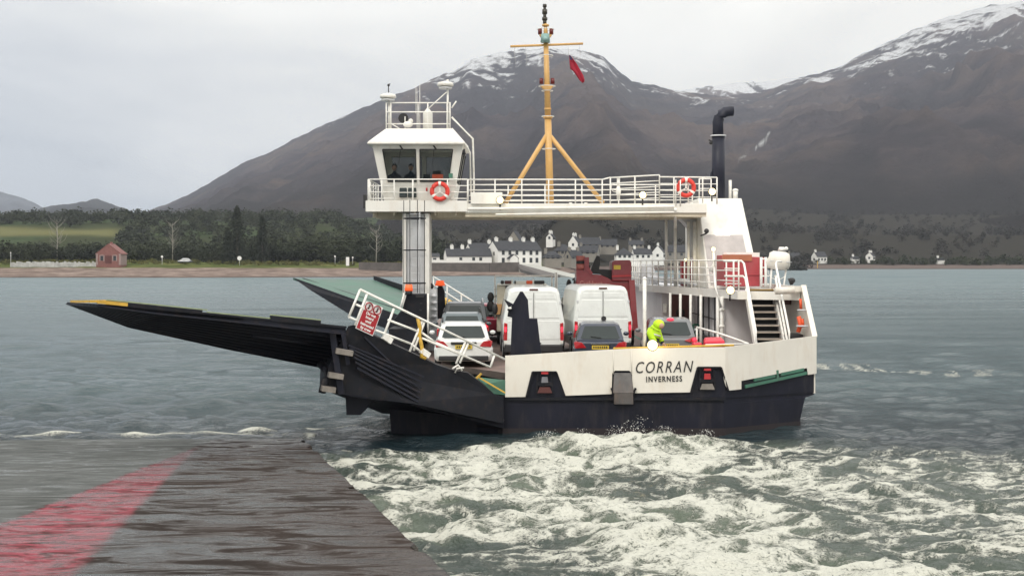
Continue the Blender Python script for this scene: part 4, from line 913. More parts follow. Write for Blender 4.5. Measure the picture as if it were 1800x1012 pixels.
# warning sign fixed on the handrail
s0, s1, s2, s3 = [RP(*q) + Vector((0, -0.05, 0)) for q in ((624.9, 576.2), (655.7, 590.4), (673.5, 540.6), (643.9, 528.8))]
mb = MB(); mb.prism([s0, s1, s2, s3], (0, 0.03, 0)); sign = mb.build('warning_sign', M['signwhite'], rail, label='red and white do not board sign on the ramp rail')
nrm = (s1 - s0).cross(s3 - s0).normalized() * 0.012
if nrm.y > 0: nrm = -nrm
def sg(u, v): return lerp(lerp(s0, s1, u), lerp(s3, s2, u), v) + nrm
ux = (s1 - s0).normalized(); uy = (s3 - s0); uy = (uy - ux * uy.dot(ux)); uy.normalize(); uz = ux.cross(uy)
def sgM(u, v): 
    p = sg(u, v) + nrm * 0.5
    k = (s3 - s0).normalized()
    return Matrix(((ux.x, k.x, uz.x, p.x), (ux.y, k.y, uz.y, p.y), (ux.z, k.z, uz.z, p.z), (0, 0, 0, 1)))
def subpart(mbx, name, m): 
    o = mbx.build(name, m, rail); return o
subpart(MB().prism([sg(0.04, 0.03), sg(0.96, 0.03), sg(0.96, 0.70), sg(0.04, 0.70)], nrm * -0.4), 'sign_red_panel', M['signred'])
for k, ln in enumerate(('Do not', 'board', 'until', 'instructed', 'by crew')):
    text(ln, 0.105, M['wtext'], rail, 0, 0, 0, 'sign_lettering', M4=sgM(0.5, 0.585 - 0.128 * k), align='CENTER', bold=0.003)
for u in (0.26, 0.74):
    c = sg(u, 0.845); pts = [c + nrm * 0.3 + (ux * math.cos(a) + (s3 - s0).normalized() * math.sin(a)) * 0.115 for a in [2 * math.pi * k / 20 for k in range(20)]]
    subpart(MB().tube(pts, 0.016, 5, closed=True).tube([pts[3], pts[13]], 0.008, 4), 'prohibition_ring', M['signred'])
    subpart(MB().tube([c + nrm * 0.25 - uy * 0.06, c + nrm * 0.25 + uy * 0.03], 0.02, 6).ball(c + nrm * 0.25 + uy * 0.055, 0.018), 'pictogram', M['text'])

# ---- far (bow quarter) ramp
A_ = P(515, 489, 70); B_ = P(735, 569, 60.5); C_ = P(655, 491.5, 73.5); D_ = P(800, 545, 64.5)
dwn = Vector((0, 0, -0.35))
mb = MB(); mb.prism([A_, B_, D_, C_], (0, 0, -0.08)); fr = mb.build('bow_ramp', mat('wet_worn_green_deck', (0.038, 0.115, 0.080), 0.45, var=0.25, scale=0.6, dirt=(0.10, 0.125, 0.125), dirt_amt=0.9, dscale=(0.35, 0.25, 0.3)), ferry)
mb = MB()
kn_ = P(620, 532, 64.6)
mb.prism([A_ + Vector((0, -.06, .05)), B_ + Vector((0, -.06, .1)), B_ + Vector((0, -.06, -0.75)), P(620, 543, 64.8) + Vector((0, -.06, -0.35)), P(545, 509, 68.2) + Vector((0, -0.06, 0))], (0, -0.06, 0))
mb.build('bow_ramp_side', M['black'], fr)
mb = MB(); mb.prism([C_ + Vector((.05, 0, .22)), D_ + Vector((.05, 0, .4)), D_ + Vector((.05, 0, -.1)), C_ + Vector((.05, 0, 0))], (0.06, 0, 0)); mb.build('bow_ramp_kerb', M['black'], fr)
mb = MB(); mb.beam(lerp(A_, C_, .12) + Vector((0, 0, .02)), lerp(B_, D_, .3) + Vector((0, 0, .02)), 0.08, 0.02); mb.build('bow_ramp_line', M['black'], fr)
mb = MB(); q0, q1 = (762, 486, 62), (865, 550, 56)
def fp(t, dz): 
    a = P(*q0); b = P(*q1); p = lerp(a, b, t); p.z += dz; return p
for dz in (0, -0.38, -0.75): mb.tube([fp(0, dz), fp(1, dz)], 0.035, 5)
for t in (0, 0.25, 0.5, 0.75, 1): mb.tube([fp(t, 0), fp(t, -1.0)], 0.035, 5)
mb.tube([P(865, 550, 56), P(884, 528, 57)], .035, 5)
mb.build('bow_ramp_handrail', W, ferry)
MB().beam(P(780, 527, 60), P(802, 540, 58), 0.22, 0.22).build('ramp_lever', M['yellow'], ferry)

# ---- wheelhouse tower
tx0, tx1 = -3.98, -3.05
mb = MB(); mb.box(tx0 + 0.09, tx1, 48.1, 49.4, 1.75, 6.8); tower = mb.build('tower', M['greypaint'], ferry, bevel=0.02)
MB().box(tx0 - 0.02, tx0 + 0.09, 47.9, 49.4, 1.76, 6.8).box(tx1 - 0.14, tx1 + 0.02, 47.92, 49.4, 1.76, 6.8).build('flange', WH, tower)
mb = MB()
for x in (-3.72, -3.36): mb.tube([(x, 47.7, 3.7), (x, 47.7, 7.3)], 0.017, 5)
for k in range(13): mb.tube([(-3.72, 47.7, 3.8 + k * 0.27), (-3.36, 47.7, 3.8 + k * 0.27)], 0.014, 5)
lad = mb.build('ladder', M['greypaint'], ferry)
mb = MB()
for z in (4.25, 5.45, 6.6): mb.ring((-3.54, 47.5, z), 0.40, 0.024, 'Z', 20, ts=6)
for a in (-20, 200, 250, 290): mb.tube([(-3.54 + 0.4 * math.cos(R(a)), 47.5 + 0.4 * math.sin(R(a)), 3.9), (-3.54 + 0.4 * math.cos(R(a)), 47.5 + 0.4 * math.sin(R(a)), 7.25)], 0.014, 5)
mb.build('ladder_cage', M['black'], lad)
mb = MB(); mb.prism([P(x, y, 46.9) for x, y in [(715, 517), (752, 517), (752, 604), (690, 600), (690, 564), (707, 543)]], (0, 1.0, 0)); tb = mb.build('winch_housing', M['black'], ferry, bevel=0.03)
mb = MB(); mb.box(-4.2, -3.1, 44.6, 46.8, 1.2, 2.75); mb.build('winch_base', M['black'], ferry)
mb = MB(); mb.beam(P(731, 521, 46.86), P(745, 521, 46.86), 0.03, 0.08); mb.beam(P(738, 533, 46.86), P(742, 533, 46.86), 0.03, .05); mb.beam(P(737, 545, 46.86), P(741, 545, 46.86), .03, .05); mb.build('housing_vent', M['rubber'], tb)
MB().tube([P(752.5, 516, 46.7), P(752.5, 605, 46.7)], 0.04, 6).tube([P(711, 515, 46.7), P(703, 545, 46.7)], 0.04, 6).build('vent_pipe', W, ferry)
mb = MB(); mb.box(P(756, 0, 48.4).x, P(768, 0, 48.4).x, 48.2, 48.8, 1.75, P(0, 508, 48.4).z)
for k in range(5): mb.ball(P(763, 520 + 12 * k, 48.1), 0.12, (1, 1, 0.6), 8, 6)
mb.build('cable_trunk', M['greypaint'], ferry)
MB().tube([P(718.5, 518, 46.7), P(718.5, 510, 46.7)], 0.13, 10).build('lamp_base', M['dark'], ferry)
o_ = MB().tube([P(718.5, 511, 46.7), P(718.5, 500, 46.7)], [0.15, 0.12], 12).build('warning_beacon', M['orangelit'], ferry)
mb = MB(); mb.prism([P(x, y, 50.5) for x, y in [(763.5, 515), (772, 500), (776, 500), (781, 512), (782, 540), (778, 560), (768, 560), (764, 545)]], (0, .4, 0)); mb.build('far_guide_horn', M['black'], ferry, bevel=.02)
MB().tube([P(773.5, 502, 50.4), P(773.5, 493, 50.4)], [0.2, 0.14], 10).build('warning_beacon', M['orangelit'], ferry)
MB().ball(P(757, 503, 49), 0.12).tube([P(757, 503, 49), P(757, 515, 49)], .05, 6).build('round_mirror', M['dark'], ferry)

# ---- bridge walkway
bz = 6.93
mb = MB()
mb.box(-5.3, 7.1, 47.8, 51.6, bz, bz + 0.12)
bridge = mb.build('walkway', WH, ferry)
mb = MB()
for y in (47.86, 48.9, 50.2, 51.5): mb.box(-5.2 if y > 48 else -1.7, 7.1, y - 0.05, y + 0.05, bz - 0.26, bz - 0.002)
for k in range(17): mb.box(-5.1 + k * 0.75, -5.04 + k * .75, 47.95, 51.4, bz - 0.2, bz - 0.004)
mb.build('walkway_beam', mat('beige_underside_paint', (0.62, 0.56, 0.44), 0.5, var=0.1, dirt=(0.3, 0.18, 0.1), dirt_amt=0.5), bridge)
mb = MB(); mb.box(-1.7, 7.1, 47.72, 47.79, bz - 0.12, bz + 0.22); mb.box(-5.32, -1.62, 47.68, 47.79, bz - 0.08, bz + 0.32)
mb.box(-1.5, -0.35, 47.6, 47.71, bz + 0.2, bz + 0.62)
mb.box(-5.34, -5.28, 47.7, 51.6, bz - 0.08, bz + 0.32)
mb.tube([(-1.6, 47.6, bz + 0.02), (5.9, 47.6, bz + 0.10)], 0.05, 7); mb.tube([(-0.6, 47.64, bz - 0.18), (5.9, 47.64, bz - 0.10)], 0.04, 7)
mb.build('walkway_fascia', WH, bridge, bevel=0.01)
mb = MB(); rz0 = bz + 0.12
def railing(mb, a, b, h, nrail=4, step=1.0, r=0.02, rp=0.028):
    a = Vector(a); b = Vector(b); n = max(1, int(round((b - a).length / step)))
    for k in range(n + 1): p = lerp(a, b, k / n); mb.tube([p, p + Vector((0, 0, h))], rp, 5)
    for j in range(nrail): d = Vector((0, 0, h * (j + 1) / nrail)); mb.tube([a + d, b + d], r if j < nrail - 1 else r * 1.35, 5)
railing(mb, (-1.6, 47.85, rz0), (3.3, 47.85, rz0), 0.98, 5, 1.05)
railing(mb, (3.6, 47.9, rz0), (5.4, 47.9, rz0 + 0.1), 1.05, 5, 0.9)
railing(mb, (5.4, 47.9, rz0 + 0.1), (7.55, 48.2, rz0 + 0.1), 0.98, 4, 0.55)
mb.tube([(3.3, 47.85, rz0 + .98), (3.6, 47.9, rz0 + 1.06)], 0.028, 5)
railing(mb, (-1.6, 51.5, rz0), (7.1, 51.5, rz0), 1.0, 5, 1.5)
railing(mb, (-5.2, 47.75, rz0 + .05), (-4.3, 47.75, rz0 + .05), 0.93, 4, 0.42)
railing(mb, (-2.35, 47.75, rz0 + .05), (-1.62, 47.75, rz0 + .05), 0.93, 4, 0.72)
mb.tube([(-5.2, 47.75, rz0 + .98), (-1.62, 47.75, rz0 + .98)], 0.03, 6); mb.tube([(-3.62, 47.74, rz0), (-3.62, 47.74, rz0 + .98)], 0.03, 6)
mb.tube([(-4.3, 47.75, rz0 + .5), (-2.35, 47.75, rz0 + .5)], 0.018, 5)
railing(mb, (-5.25, 47.8, rz0 + .05), (-5.25, 51.4, rz0 + .05), 0.93, 4, 0.9)
mb.build('walkway_railing', W, bridge)
MB().box(-5.45, -5.36, 47.9, 48.3, bz + 0.05, bz + 0.55).build('side_lamp_box', M['dark'], bridge)
# small fittings along the walkway
for px in (1003, 1030, 1215): MB().tube([P(px, 364, 48.1), P(px, 356, 48.1)], 0.06, 6).build('cable_gland', W, bridge)
for px in (1188, 1196): MB().tube([P(px, 362, 47.7), P(px, 316, 47.7)], 0.022, 5).build('aerial_pole', W, bridge)
mb = MB()
mb.tube([P(1087, 352, 48), P(1087, 312, 48)], 0.06, 6); mb.ball(P(1087, 336, 47.9), 0.12, (0.8, 0.8, 1.6)); mb.ring(P(1082, 330, 47.9), .16, .012, 'Y', 14, ts=4)
mb.build('walkway_fitting', W, bridge)
def flood(px, py, Y, r=0.125, name='floodlight'):
    c = P(px, py, Y); fl = MB().tube([c + Vector((0, .02, 0)), c + Vector((0, .16, 0))], [r * 1.15, r * 0.7], 14).tube([c + Vector((0, .1, -r)), c + Vector((0, .1, -r - 0.22))], 0.03, 6).build(name, M['dark'], ferry)
    MB().ball(c, r, (1, 0.45, 1), 14, 8).build('lamp_glass', M['lamp'], fl)
    pl = bpy.data.lights.new('floodlight_glow', 'POINT'); pl.energy = 5; pl.color = (1, .85, .55); pl.shadow_soft_size = 0.12
    lo = bpy.data.objects.new('floodlight_glow', pl); col.objects.link(lo); lo.parent = fl; lo.location = c + Vector((0, -0.3, 0)) - ORG['ferry']
    return fl
for a in ((879, 352, 47.5), (1130, 343, 47.6), (1252, 337, 47.6), (1284, 510, 42.3)): flood(*a)
flood(1147, 606.5, 37.95, 0.15)
flood(1254, 438, 46, 0.075)
flood(1205, 457, 50, 0.055)

# ---- wheelhouse
wz = rz0
def fr(y_t, x0t, x1t, yb, x0b, x1b, z0, z1): pass
T0 = [(-5.1, 47.65), (-1.78, 47.65), (-1.78, 51.3), (-5.1, 51.3)]     # plan at eave
B0 = [(-4.66, 48.15), (-2.20, 48.15), (-2.20, 50.9), (-4.66, 50.9)]   # plan at floor
zt = P(0, 252, 47.65).z; zb = wz
def wp(k, t):   # corner k at height fraction t
    a = Vector((B0[k][0], B0[k][1], 0)); b = Vector((T0[k][0], T0[k][1], 0)); p = lerp(a, b, min(1, t * 1.0)); p.z = zb + (zt - zb) * t; return p
def face_pt(k, u, t): return lerp(wp(k, t), wp((k + 1) % 4, t), u)
tf = (P(0, 319, 47.9).z - zb) / (zt - zb); tt_ = (P(0, 263, 47.75).z - zb) / (zt - zb)
mb = MB(); panes = []
for k in range(4):
    n = (face_pt(k, 1, .5) - face_pt(k, 0, .5)).cross(face_pt(k, 0, 1) - face_pt(k, 0, 0)).normalized() * -0.07
    def q(u0, u1, t0, t1): mb.prism([face_pt(k, u0, t0), face_pt(k, u1, t0), face_pt(k, u1, t1), face_pt(k, u0, t1)], n)
    q(0, 1, 0, tf); q(0, 1, tt_, 1)
    cols_ = [(0.0, 0.105), (0.475, 0.525), (0.895, 1.0)]
    for u0, u1 in cols_: q(u0, u1, tf, tt_)
    for u0, u1 in ((0.105, 0.475), (0.525, 0.895)): panes.append((k, u0, u1, n))
whs = mb.build('wheelhouse', WH, ferry)
for k, u0, u1, n in panes:
    MB().prism([face_pt(k, u0 - .005, tf - .005) + n * .4, face_pt(k, u1 + .005, tf - .005) + n * .4, face_pt(k, u1 + .005, tt_ + .005) + n * .4, face_pt(k, u0 - .005, tt_ + .005) + n * .4], n * 0.15).build('window', M['glass'], whs)
    mb = MB(); c = [face_pt(k, u0, tf) - n * .15, face_pt(k, u1, tf) - n * .15, face_pt(k, u1, tt_) - n * .15, face_pt(k, u0, tt_) - n * .15]
    for i in range(4): mb.beam(c[i], c[(i + 1) % 4], 0.035, 0.035)
    mb.build('window_gasket', M['dark'], whs)
e0, e1 = -5.25, -1.70; zE = P(0, 250, 47.4).z; zT = P(0, 226, 48.3).z
mb = MB(); mb.hexa([(e0, 47.4, zE), (e1, 47.4, zE), (e1, 51.7, zE), (e0, 51.7, zE), (-4.66, 48.3, zT), (-2.24, 48.3, zT), (-2.24, 50.9, zT), (-4.66, 50.9, zT)])
mb.box(e0, e1, 47.4, 51.7, zE - 0.07, zE - 0.003)
mb.build('wheelhouse_roof', WH, ferry, bevel=0.03)
MB().box(-4.6, -2.3, 48.3, 50.8, wz + 0.01, wz + 0.05).box(-4.2, -2.6, 48.55, 49.0, wz + .05, wz + 1.02).build('console', M['dark'], whs)
MB().box(-2.95, -2.65, 48.6, 48.75, wz + 1.02, wz + 1.35).box(-3.3, -3.05, 48.6, 48.75, wz + 1.02, wz + 1.22).build('console_screen', M['rubber'], whs)
MB().box(-2.95, -2.55, 48.3, 48.5, wz + 1.02, wz + 1.2).build('chart_box', M['orange'], whs)
mb = MB(); wy = 48.02
mb.box(P(702, 0, wy).x, P(715.5, 0, wy).x, wy - .02, wy + .1, P(0, 347, wy).z, P(0, 326, wy).z).box(P(717, 0, wy).x, P(732, 0, wy).x, wy - .02, wy + .1, P(0, 347, wy).z, P(0, 326, wy).z); mb.build('lower_window', M['carglass'], whs, bevel=.02)
MB().box(P(789, 0, 47.8).x, P(796, 0, 47.8).x, 47.75, 47.82, P(0, 313, 47.8).z, P(0, 305, 47.8).z).build('green_notice', M['greendeck'], whs)
MB().tube([P(750, 330, 47.95), P(750, 336, 47.95)], .03, 6).build('red_tag', M['red'], whs)
for px in (703, 762): MB().beam(P(px, 256, 47.5), P(px + 5, 263, 47.6), 0.05, 0.03).beam(P(px + 1, 262, 47.55), P(px - 2, 290, 47.75), 0.015, 0.015).build('wiper', M['dark'], whs)
MB().tube([P(816, 262, 47.6), P(816, 272, 47.6)], [0.03, 0.07], 8).build('horn', M['dark'], whs)
# roof gear
rl = MB(); zt2 = zT
def rp(px, py, Y=48.6): return P(px, py, Y)
for Y in (48.6, 50.5):
    for px in (679, 687, 735, 752, 786, 791): rl.tube([rp(px, 226, Y), rp(px, 180, Y)], 0.026 if px != 735 else .015, 6)
    for py in (181, 197, 218): rl.tube([rp(679, py, Y), rp(791, py, Y)], 0.026, 6)
for px in (679, 791):
    for py in (181, 197, 218): rl.tube([rp(px, py, 48.6), rp(px, py + 3, 50.5)], 0.022, 6)
rl.tube([rp(752, 192), rp(785, 162)], 0.022, 6); rl.tube([rp(688, 218), rp(702, 226)], 0.02, 5)
rl.tube([rp(684, 226, 48.7), rp(684, 172, 48.7)], 0.045, 7); rl.tube([rp(787, 226, 48.7), rp(787, 140, 48.7)], 0.04, 7)
rl.build('roof_rail', W, whs)
for cx_, cy_ in ((682, 170), (783, 149)):
    c = P(cx_, cy_, 48.7); MB().tube([c + Vector((0, 0, -.07)), c + Vector((0, 0, -.03)), c + Vector((0, 0, .07)), c + Vector((0, 0, .13))], [0.26, 0.31, 0.28, 0.05], 20).build('radar_dome', WH, whs)
    MB().tube([c + Vector((0, 0, -.16)), c + Vector((0, 0, -.1))], 0.25, 20).build('radar_base', M['greypaint'], whs)
MB().tube([P(683, 163, 48.7), P(683, 150, 48.7), P(686, 147, 48.7)], 0.02, 5).ball(P(683, 150, 48.7), .05).build('wind_vane', M['dark'], whs)
MB().tube([P(752, 226, 49.2), P(752, 199, 49.2), P(752, 190, 49.2)], [0.18, 0.18, 0.03], 18).build('roof_vent', WH, whs)
MB().tube([P(711, 210, 49.3), P(709, 208, 48.9)], [0.10, 0.19], 16).build('searchlight', M['dark'], whs)
MB().ball(P(717, 219, 48.5), 0.15, (1.2, .8, .8)).ball(P(722, 213, 48.6), .09).tube([P(712, 226, 48.5), P(712, 205, 48.5)], .02, 5).build('loudhailer', WH, whs)
MB().tube([P(738, 226, 48.9), P(738, 146, 48.9)], [0.015, 0.008], 5).tube([P(733, 226, 48.9), P(733, 156, 48.9)], [.012, .006], 5).tube([P(731, 200, 48.9), P(731, 135, 48.9)], [.012, .005], 5).build('aerial', W, whs)
MB().tube([P(794, 206, 48.7), P(831, 244, 48.7), P(833, 322, 48.7), P(833, 345, 48.7)], 0.04, 7).tube([P(794, 226, 48.7), P(822, 258, 48.7), P(826, 268, 48.7), P(828, 345, 48.7)], 0.035, 7).tube([P(794, 190, 48.7), P(802, 178, 48.7)], .03, 6).build('wheelhouse_pipe', W, whs)

# ---- mast
mY = 48.6
def mp_(px, py, dy=0): return P(px, py, mY + dy)
def mx(py): return 958 + (py - 10) / 345.0 * 9.0
mb = MB(); mb.tube([mp_(mx(357), 357), mp_(mx(206), 206)], [0.14, 0.125], 14); mb.tube([mp_(mx(206), 206), mp_(mx(66), 66)], [0.115, 0.09], 12); mb.tube([mp_(mx(66), 66), mp_(mx(42), 42)], [.085, .06], 10)
for py, r in ((207, .17), (192, .13), (45, .13), (62, .12)): mb.tube([mp_(mx(py), py + 1.5), mp_(mx(py), py - 1.5)], r, 14)
mast = mb.build('mast', M['mast'], ferry)
for (xa, ya, xb, yb, dy) in ((961, 238, 888, 358, -0.6), (966, 238, 1060, 357, 0.6)): MB().tube([mp_(xa, ya), mp_(xb, yb, dy)], 0.085, 10).build('mast_leg', M['mast'], mast)
MB().tube([mp_(897, 82), mp_(1025, 77)], 0.045, 8).build('yardarm', M['mast'], mast)
mb = MB()
for py, hw in ((150, 12), (61, 11)):
    mb.prism([mp_(mx(py) - hw, py, -.15), mp_(mx(py) + hw, py, -.15), mp_(mx(py) + hw * .5, py + 7, -.15), mp_(mx(py) - hw * .5, py + 7, -.15)], (0, .3, 0))
mb.build('lamp_bracket', M['mast'], mast)
for py, hw in ((143, 10), (56, 10)):
    for s in (-1, 1): MB().tube([mp_(mx(py) + s * hw, py + 5), mp_(mx(py) + s * hw, py - 5)], 0.075, 10).build('signal_lamp', mat('dark_red_signal_lens', (0.12, 0.012, 0.012), 0.3), mast)
mb = MB()
for py, r in ((98, .24), (152, .30), (205, .22), (262, .24), (52, .3), (160, .2)): mb.ring(mp_(mx(py), py), r * 1.05, 0.013, 'Z', 18, ts=4)
for py in range(110, 350, 8):
    x = mx(py); mb.tube([mp_(x - 5.5, py, .05), mp_(x + 5.5, py, .05)], .011, 4)
mb.build('mast_hoop', M['whitesteel'], mast)
MB().tube([mp_(958.5, 75, -.15), mp_(958.5, 60, -.15)], [0.18, 0.15], 14).ball(mp_(958.5, 69, -.3), .09).build('fog_horn', mat('verdigris_paint', (0.22, 0.36, 0.34), 0.5), mast)
mb = MB()
for a, b, r in ((42, 36, .07), (36, 31, .10), (31, 25, .06), (25, 17, .095), (17, 13, .05), (13, 8, .075)): mb.tube([mp_(957.5, a), mp_(957.5, b)], r, 10)
mb.build('masthead_lamp', mat('dark_bronze_lamp', (0.05, 0.045, 0.035), 0.4), mast)
mb = MB()
for px in (904, 924, 999, 1019): mb.tube([mp_(px, 82), mp_(px + (2 if px < 950 else 1), 112 if px < 950 else 98)], 0.008, 4)
mb.build('halyard', M['greypaint'], mast)

# ---- funnel casing and exhaust
mb = MB(); X0, X1 = 7.10, 8.76; z7 = 7.44
mb.hexa([(X0, 47.3, 4.06), (X1 + 0.25, 47.3, 4.06), (X1 + .25, 53.6, 4.06), (X0, 53.6, 4.06), (X0, 49.9, z7), (X1, 49.9, z7), (X1, 53.6, z7), (X0, 53.6, z7)])
cas = mb.build('funnel_casing', WH, ferry, bevel=0.03)
def cf(px, py): # point on sloping aft face
    for Y in [47.3 + 0.05 * i for i in range(60)]:
        p = P(px, py, Y); 
        if p.z <= 4.06 + (Y - 47.3) / 2.6 * (z7 - 4.06): continue
        return p
    return P(px, py, 49)
def cfy(z): return 47.3 + (z - 4.06) / (z7 - 4.06) * 2.6
za, zb_ = P(0, 412, 48.2).z, 4.2
mb = MB(); mb.hexa([(7.2, cfy(zb_) - .03, zb_), (8.72, cfy(zb_) - .03, zb_), (8.72, cfy(zb_) + .1, zb_), (7.2, cfy(zb_) + .1, zb_), (7.14, cfy(za) - .03, za), (8.6, cfy(za) - .03, za), (8.6, cfy(za) + .1, za), (7.14, cfy(za) + .1, za)])
mb.build('access_panel', mat('pale_pink_grey_panel', (0.42, 0.385, 0.375), 0.5), cas)
c = Vector((P(1275, 409, 48.2).x, cfy(P(0, 409, 48.2).z) - .1, P(0, 409, 48.2).z))
MB().tube([c - Vector((.27, 0, 0)), c + Vector((.27, 0, 0))], 0.085, 12).build('strip_lamp', M['lampw'], cas)
MB().ball(P(1242, 406, 47.8), .09).tube([P(1242, 410, 47.8), P(1232, 414, 48.2)], .03, 5).build('camera_bracket', M['dark'], cas)
ex = Vector((7.98, 50.6, z7))
def exz(py): return H + (HY - py) / F * 50.6
mb = MB(); mb.tube([ex, (7.98, 50.6, exz(240))], [0.255, 0.25], 18)
mb.tube([(7.97, 50.6, exz(240)), (7.96, 50.6, exz(215)), (8.01, 50.6, exz(207)), (8.10, 50.6, exz(201)), (8.24, 50.6, exz(197)), (8.42, 50.6, exz(195.5)), (8.56, 50.6, exz(195.5))], [0.21, 0.21, 0.21, 0.20, 0.20, 0.195, 0.19], 16)
mb.prism([(7.72, 50.5, z7), (7.60, 50.5, z7), (7.66, 50.5, exz(305)), (7.72, 50.5, exz(300))], (0, .1, 0))
fnl = mb.build('exhaust_pipe', M['funnel'], ferry)
MB().ring((7.98, 50.6, exz(239)), .28, .03, 'Z', 22, ts=6).build('exhaust_flange', M['greypaint'], fnl)
MB().ball((7.66, 50.4, exz(252)), .07).tube([(7.58, 50.4, exz(247)), (7.72, 50.4, exz(250))], .03, 5).build('exhaust_bracket', M['dark'], fnl)
MB().tube([(8.42, 50.5, z7), (8.42, 50.5, exz(317))], .06, 8).tube([(8.62, 50.5, z7), (8.62, 50.5, exz(333))], .1, 10).ball((8.62, 50.5, exz(335)), .12, (1, 1, .6)).build('casing_vent', W, cas)
railing(rl2 := MB(), (7.15, 49.95, z7), (7.6, 49.95, z7), .75, 2, .45); rl2.build('casing_rail', W, cas)
# bracket knee and port posts
mb = MB(); mb.prism([P(x, y, 50.4) for x, y in [(1190, 377), (1227, 377), (1240, 420), (1240, 452), (1214, 452), (1214, 402)]], (0, 1.0, 0)); mb.build('bridge_knee', M['greypaint'], ferry, bevel=.02)
mb = MB()
for px in (1210, 1222, 1231): mb.tube([P(px, 390, 50.2), P(px, 512, 50.2)], 0.06 if px != 1222 else .09, 8)
for px, Y in ((1171, 51.2), (1187, 50.9)): mb.tube([P(px, 378, Y), (P(px, 378, Y).x, Y, 4.05)], 0.06 if px == 1187 else .05, 8)
mb.tube([P(1187, 367, 47.6), P(1187, 400, 49)], .05, 8)
mb.build('pipe_stack', W, ferry)

# ---- upper deck
uz = 4.06
UD = [(5.35, 54.6), (7.45, 42.9), (9.25, 42.0), (9.25, 66), (5.35, 66)]
mb = MB(); mb.prism([(x, y, uz - 0.10) for x, y in UD], (0, 0, 0.10)); ud = mb.build('upper_deck', M['greypaint'], ferry)
mb = MB(); mb.beam((5.35, 54.6, uz - .12), (7.45, 42.85, uz - .12), 0.10, 0.27); mb.beam((7.4, 42.85, uz - .12), (9.25, 41.95, uz - .12), .10, .27); mb.build('upper_deck_beam', WH, ud)
mb = MB()
railing(mb, (5.38, 54.6, uz), (7.0, 45.2, uz), 1.02, 4, 0.85, .018)
railing(mb, (5.38, 62, uz), (5.38, 54.6, uz), 1.02, 4, 0.9, .018)
railing(mb, (7.0, 45.2, uz), (7.45, 43.0, uz), 1.02, 3, 1.1)
mb.build('upper_deck_railing', W, ud)
mb = MB()
for k in range(9):
    p = (5.6 + .15 * (k % 3), 60 - k * .55, uz); mb.box(p[0], p[0] + .35, p[1], p[1] + .3, uz, uz + .5 + .12 * (k % 4))
mb.tube([(5.7, 58, uz + .3), (6.6, 49, uz + .25)], .08, 7); mb.tube([(5.9, 58, uz + .15), (6.9, 49, uz + .12)], .06, 7)
mb.build('deck_fittings', M['greypaint'], ud, bevel=.02)
for px, Y in ((1178, 48.9), (1196, 48.0), (1214, 47.1), (1232, 46.2), (1262, 44.5), (1269, 44.3)): 
    p = P(px, 506, Y); mb = MB(); mb.tube([(p.x, Y, 1.75), (p.x, Y, uz - .2)], 0.05 if px < 1260 else .065, 8)
    if px == 1269: mb.ball((p.x, Y, 3.4), .1, (1, 1, .7)); mb.ball((p.x, Y, 2.85), .1, (1, 1, .7))
    mb.build('deck_pillar', W, ud)
# casing walls below it
mb = MB(); mb.box(7.25, 9.2, 44.6, 52.0, 1.76, uz - .11); mb.box(5.95, 9.2, 52.0, 64, 1.76, uz - .11)
cw = mb.build('deckhouse', mat('deckhouse_pale_paint', (0.62, 0.60, 0.61), 0.45, var=0.06, scale=1, dirt=(0.35, 0.22, 0.15), dirt_amt=0.4), ferry)
for y in (45.6, 47.0, 48.4, 49.8): MB().box(7.21, 7.26, y, y + .75, 2.35, 3.75).build('side_panel', M['greypaint'], cw, bevel=.01)
mb = MB()
mb.box(7.18, 7.24, 44.7, 51.9, 2.18, 2.28); mb.tube([(7.15, 44.7, 3.0), (7.15, 51.9, 3.0)], .02, 5)
for y in (45.45, 46.5, 47.9, 49.3, 50.7): mb.box(7.19, 7.25, y, y + .06, 1.8, 3.95)
mb.build('side_rib', M['dark'], cw)
mb = MB(); mb.box(6.22, 7.12, 51.93, 51.99, 1.85, 3.72); dr = mb.build('deckhouse_door', M['maroon'], cw, bevel=.05)
MB().ring((6.68, 51.9, 3.0), .14, .03, 'Y', 18, ts=6).build('porthole', M['dark'], dr)
MB().box(6.0, 6.12, 51.8, 51.95, 3.0, 3.35).build('switch_box', W, cw)
MB().tube([(7.0, 50.5, 2.2), (6.9, 50.0, 2.55), (7.1, 49.6, 2.1)], .05, 6).ring((7.05, 50.2, 2.4), .22, .05, 'Y', 14, ts=6).build('green_hose', M['greendeck'], cw)
MB().box(6.5, 6.9, 50.9, 51.5, uz - .16, uz - .11).build('ceiling_lamp', M['lampw'], ud)
# items on the upper deck
mb = MB(); mb.hexa([(7.35, 45.3, uz + .12), (8.72, 45.3, uz + .12), (8.72, 47.0, uz + .12), (7.35, 47.0, uz + .12), (7.35, 45.3, uz + 1.2), (8.78, 45.3, uz + 1.12), (8.78, 47.0, uz + 1.12), (7.35, 47.0, uz + 1.2)])
mb.box(7.38, 8.75, 45.26, 45.3, uz + .5, uz + .55)
lk = tag(mb.build('locker', M['redbox'], bevel=.03), 'large faded red locker on the upper deck behind the stair rail', 'locker')
o = MB(); o.box(7.3, 8.3, 45.25, 45.45, uz + 1.0, uz + 1.22); o.build('locker_lid', mat('orange_brown_lid', (0.36, 0.12, 0.06), .6), lk, world=False)
tag(MB().box(6.62, 7.12, 51.0, 51.5, uz + .02, uz + 1.05).box(6.6, 7.14, 50.98, 51.52, uz + .48, uz + .53).build('cabinet', M['red'], bevel=.02), 'narrow red fire cabinet behind the white upper deck rails', 'cabinet')
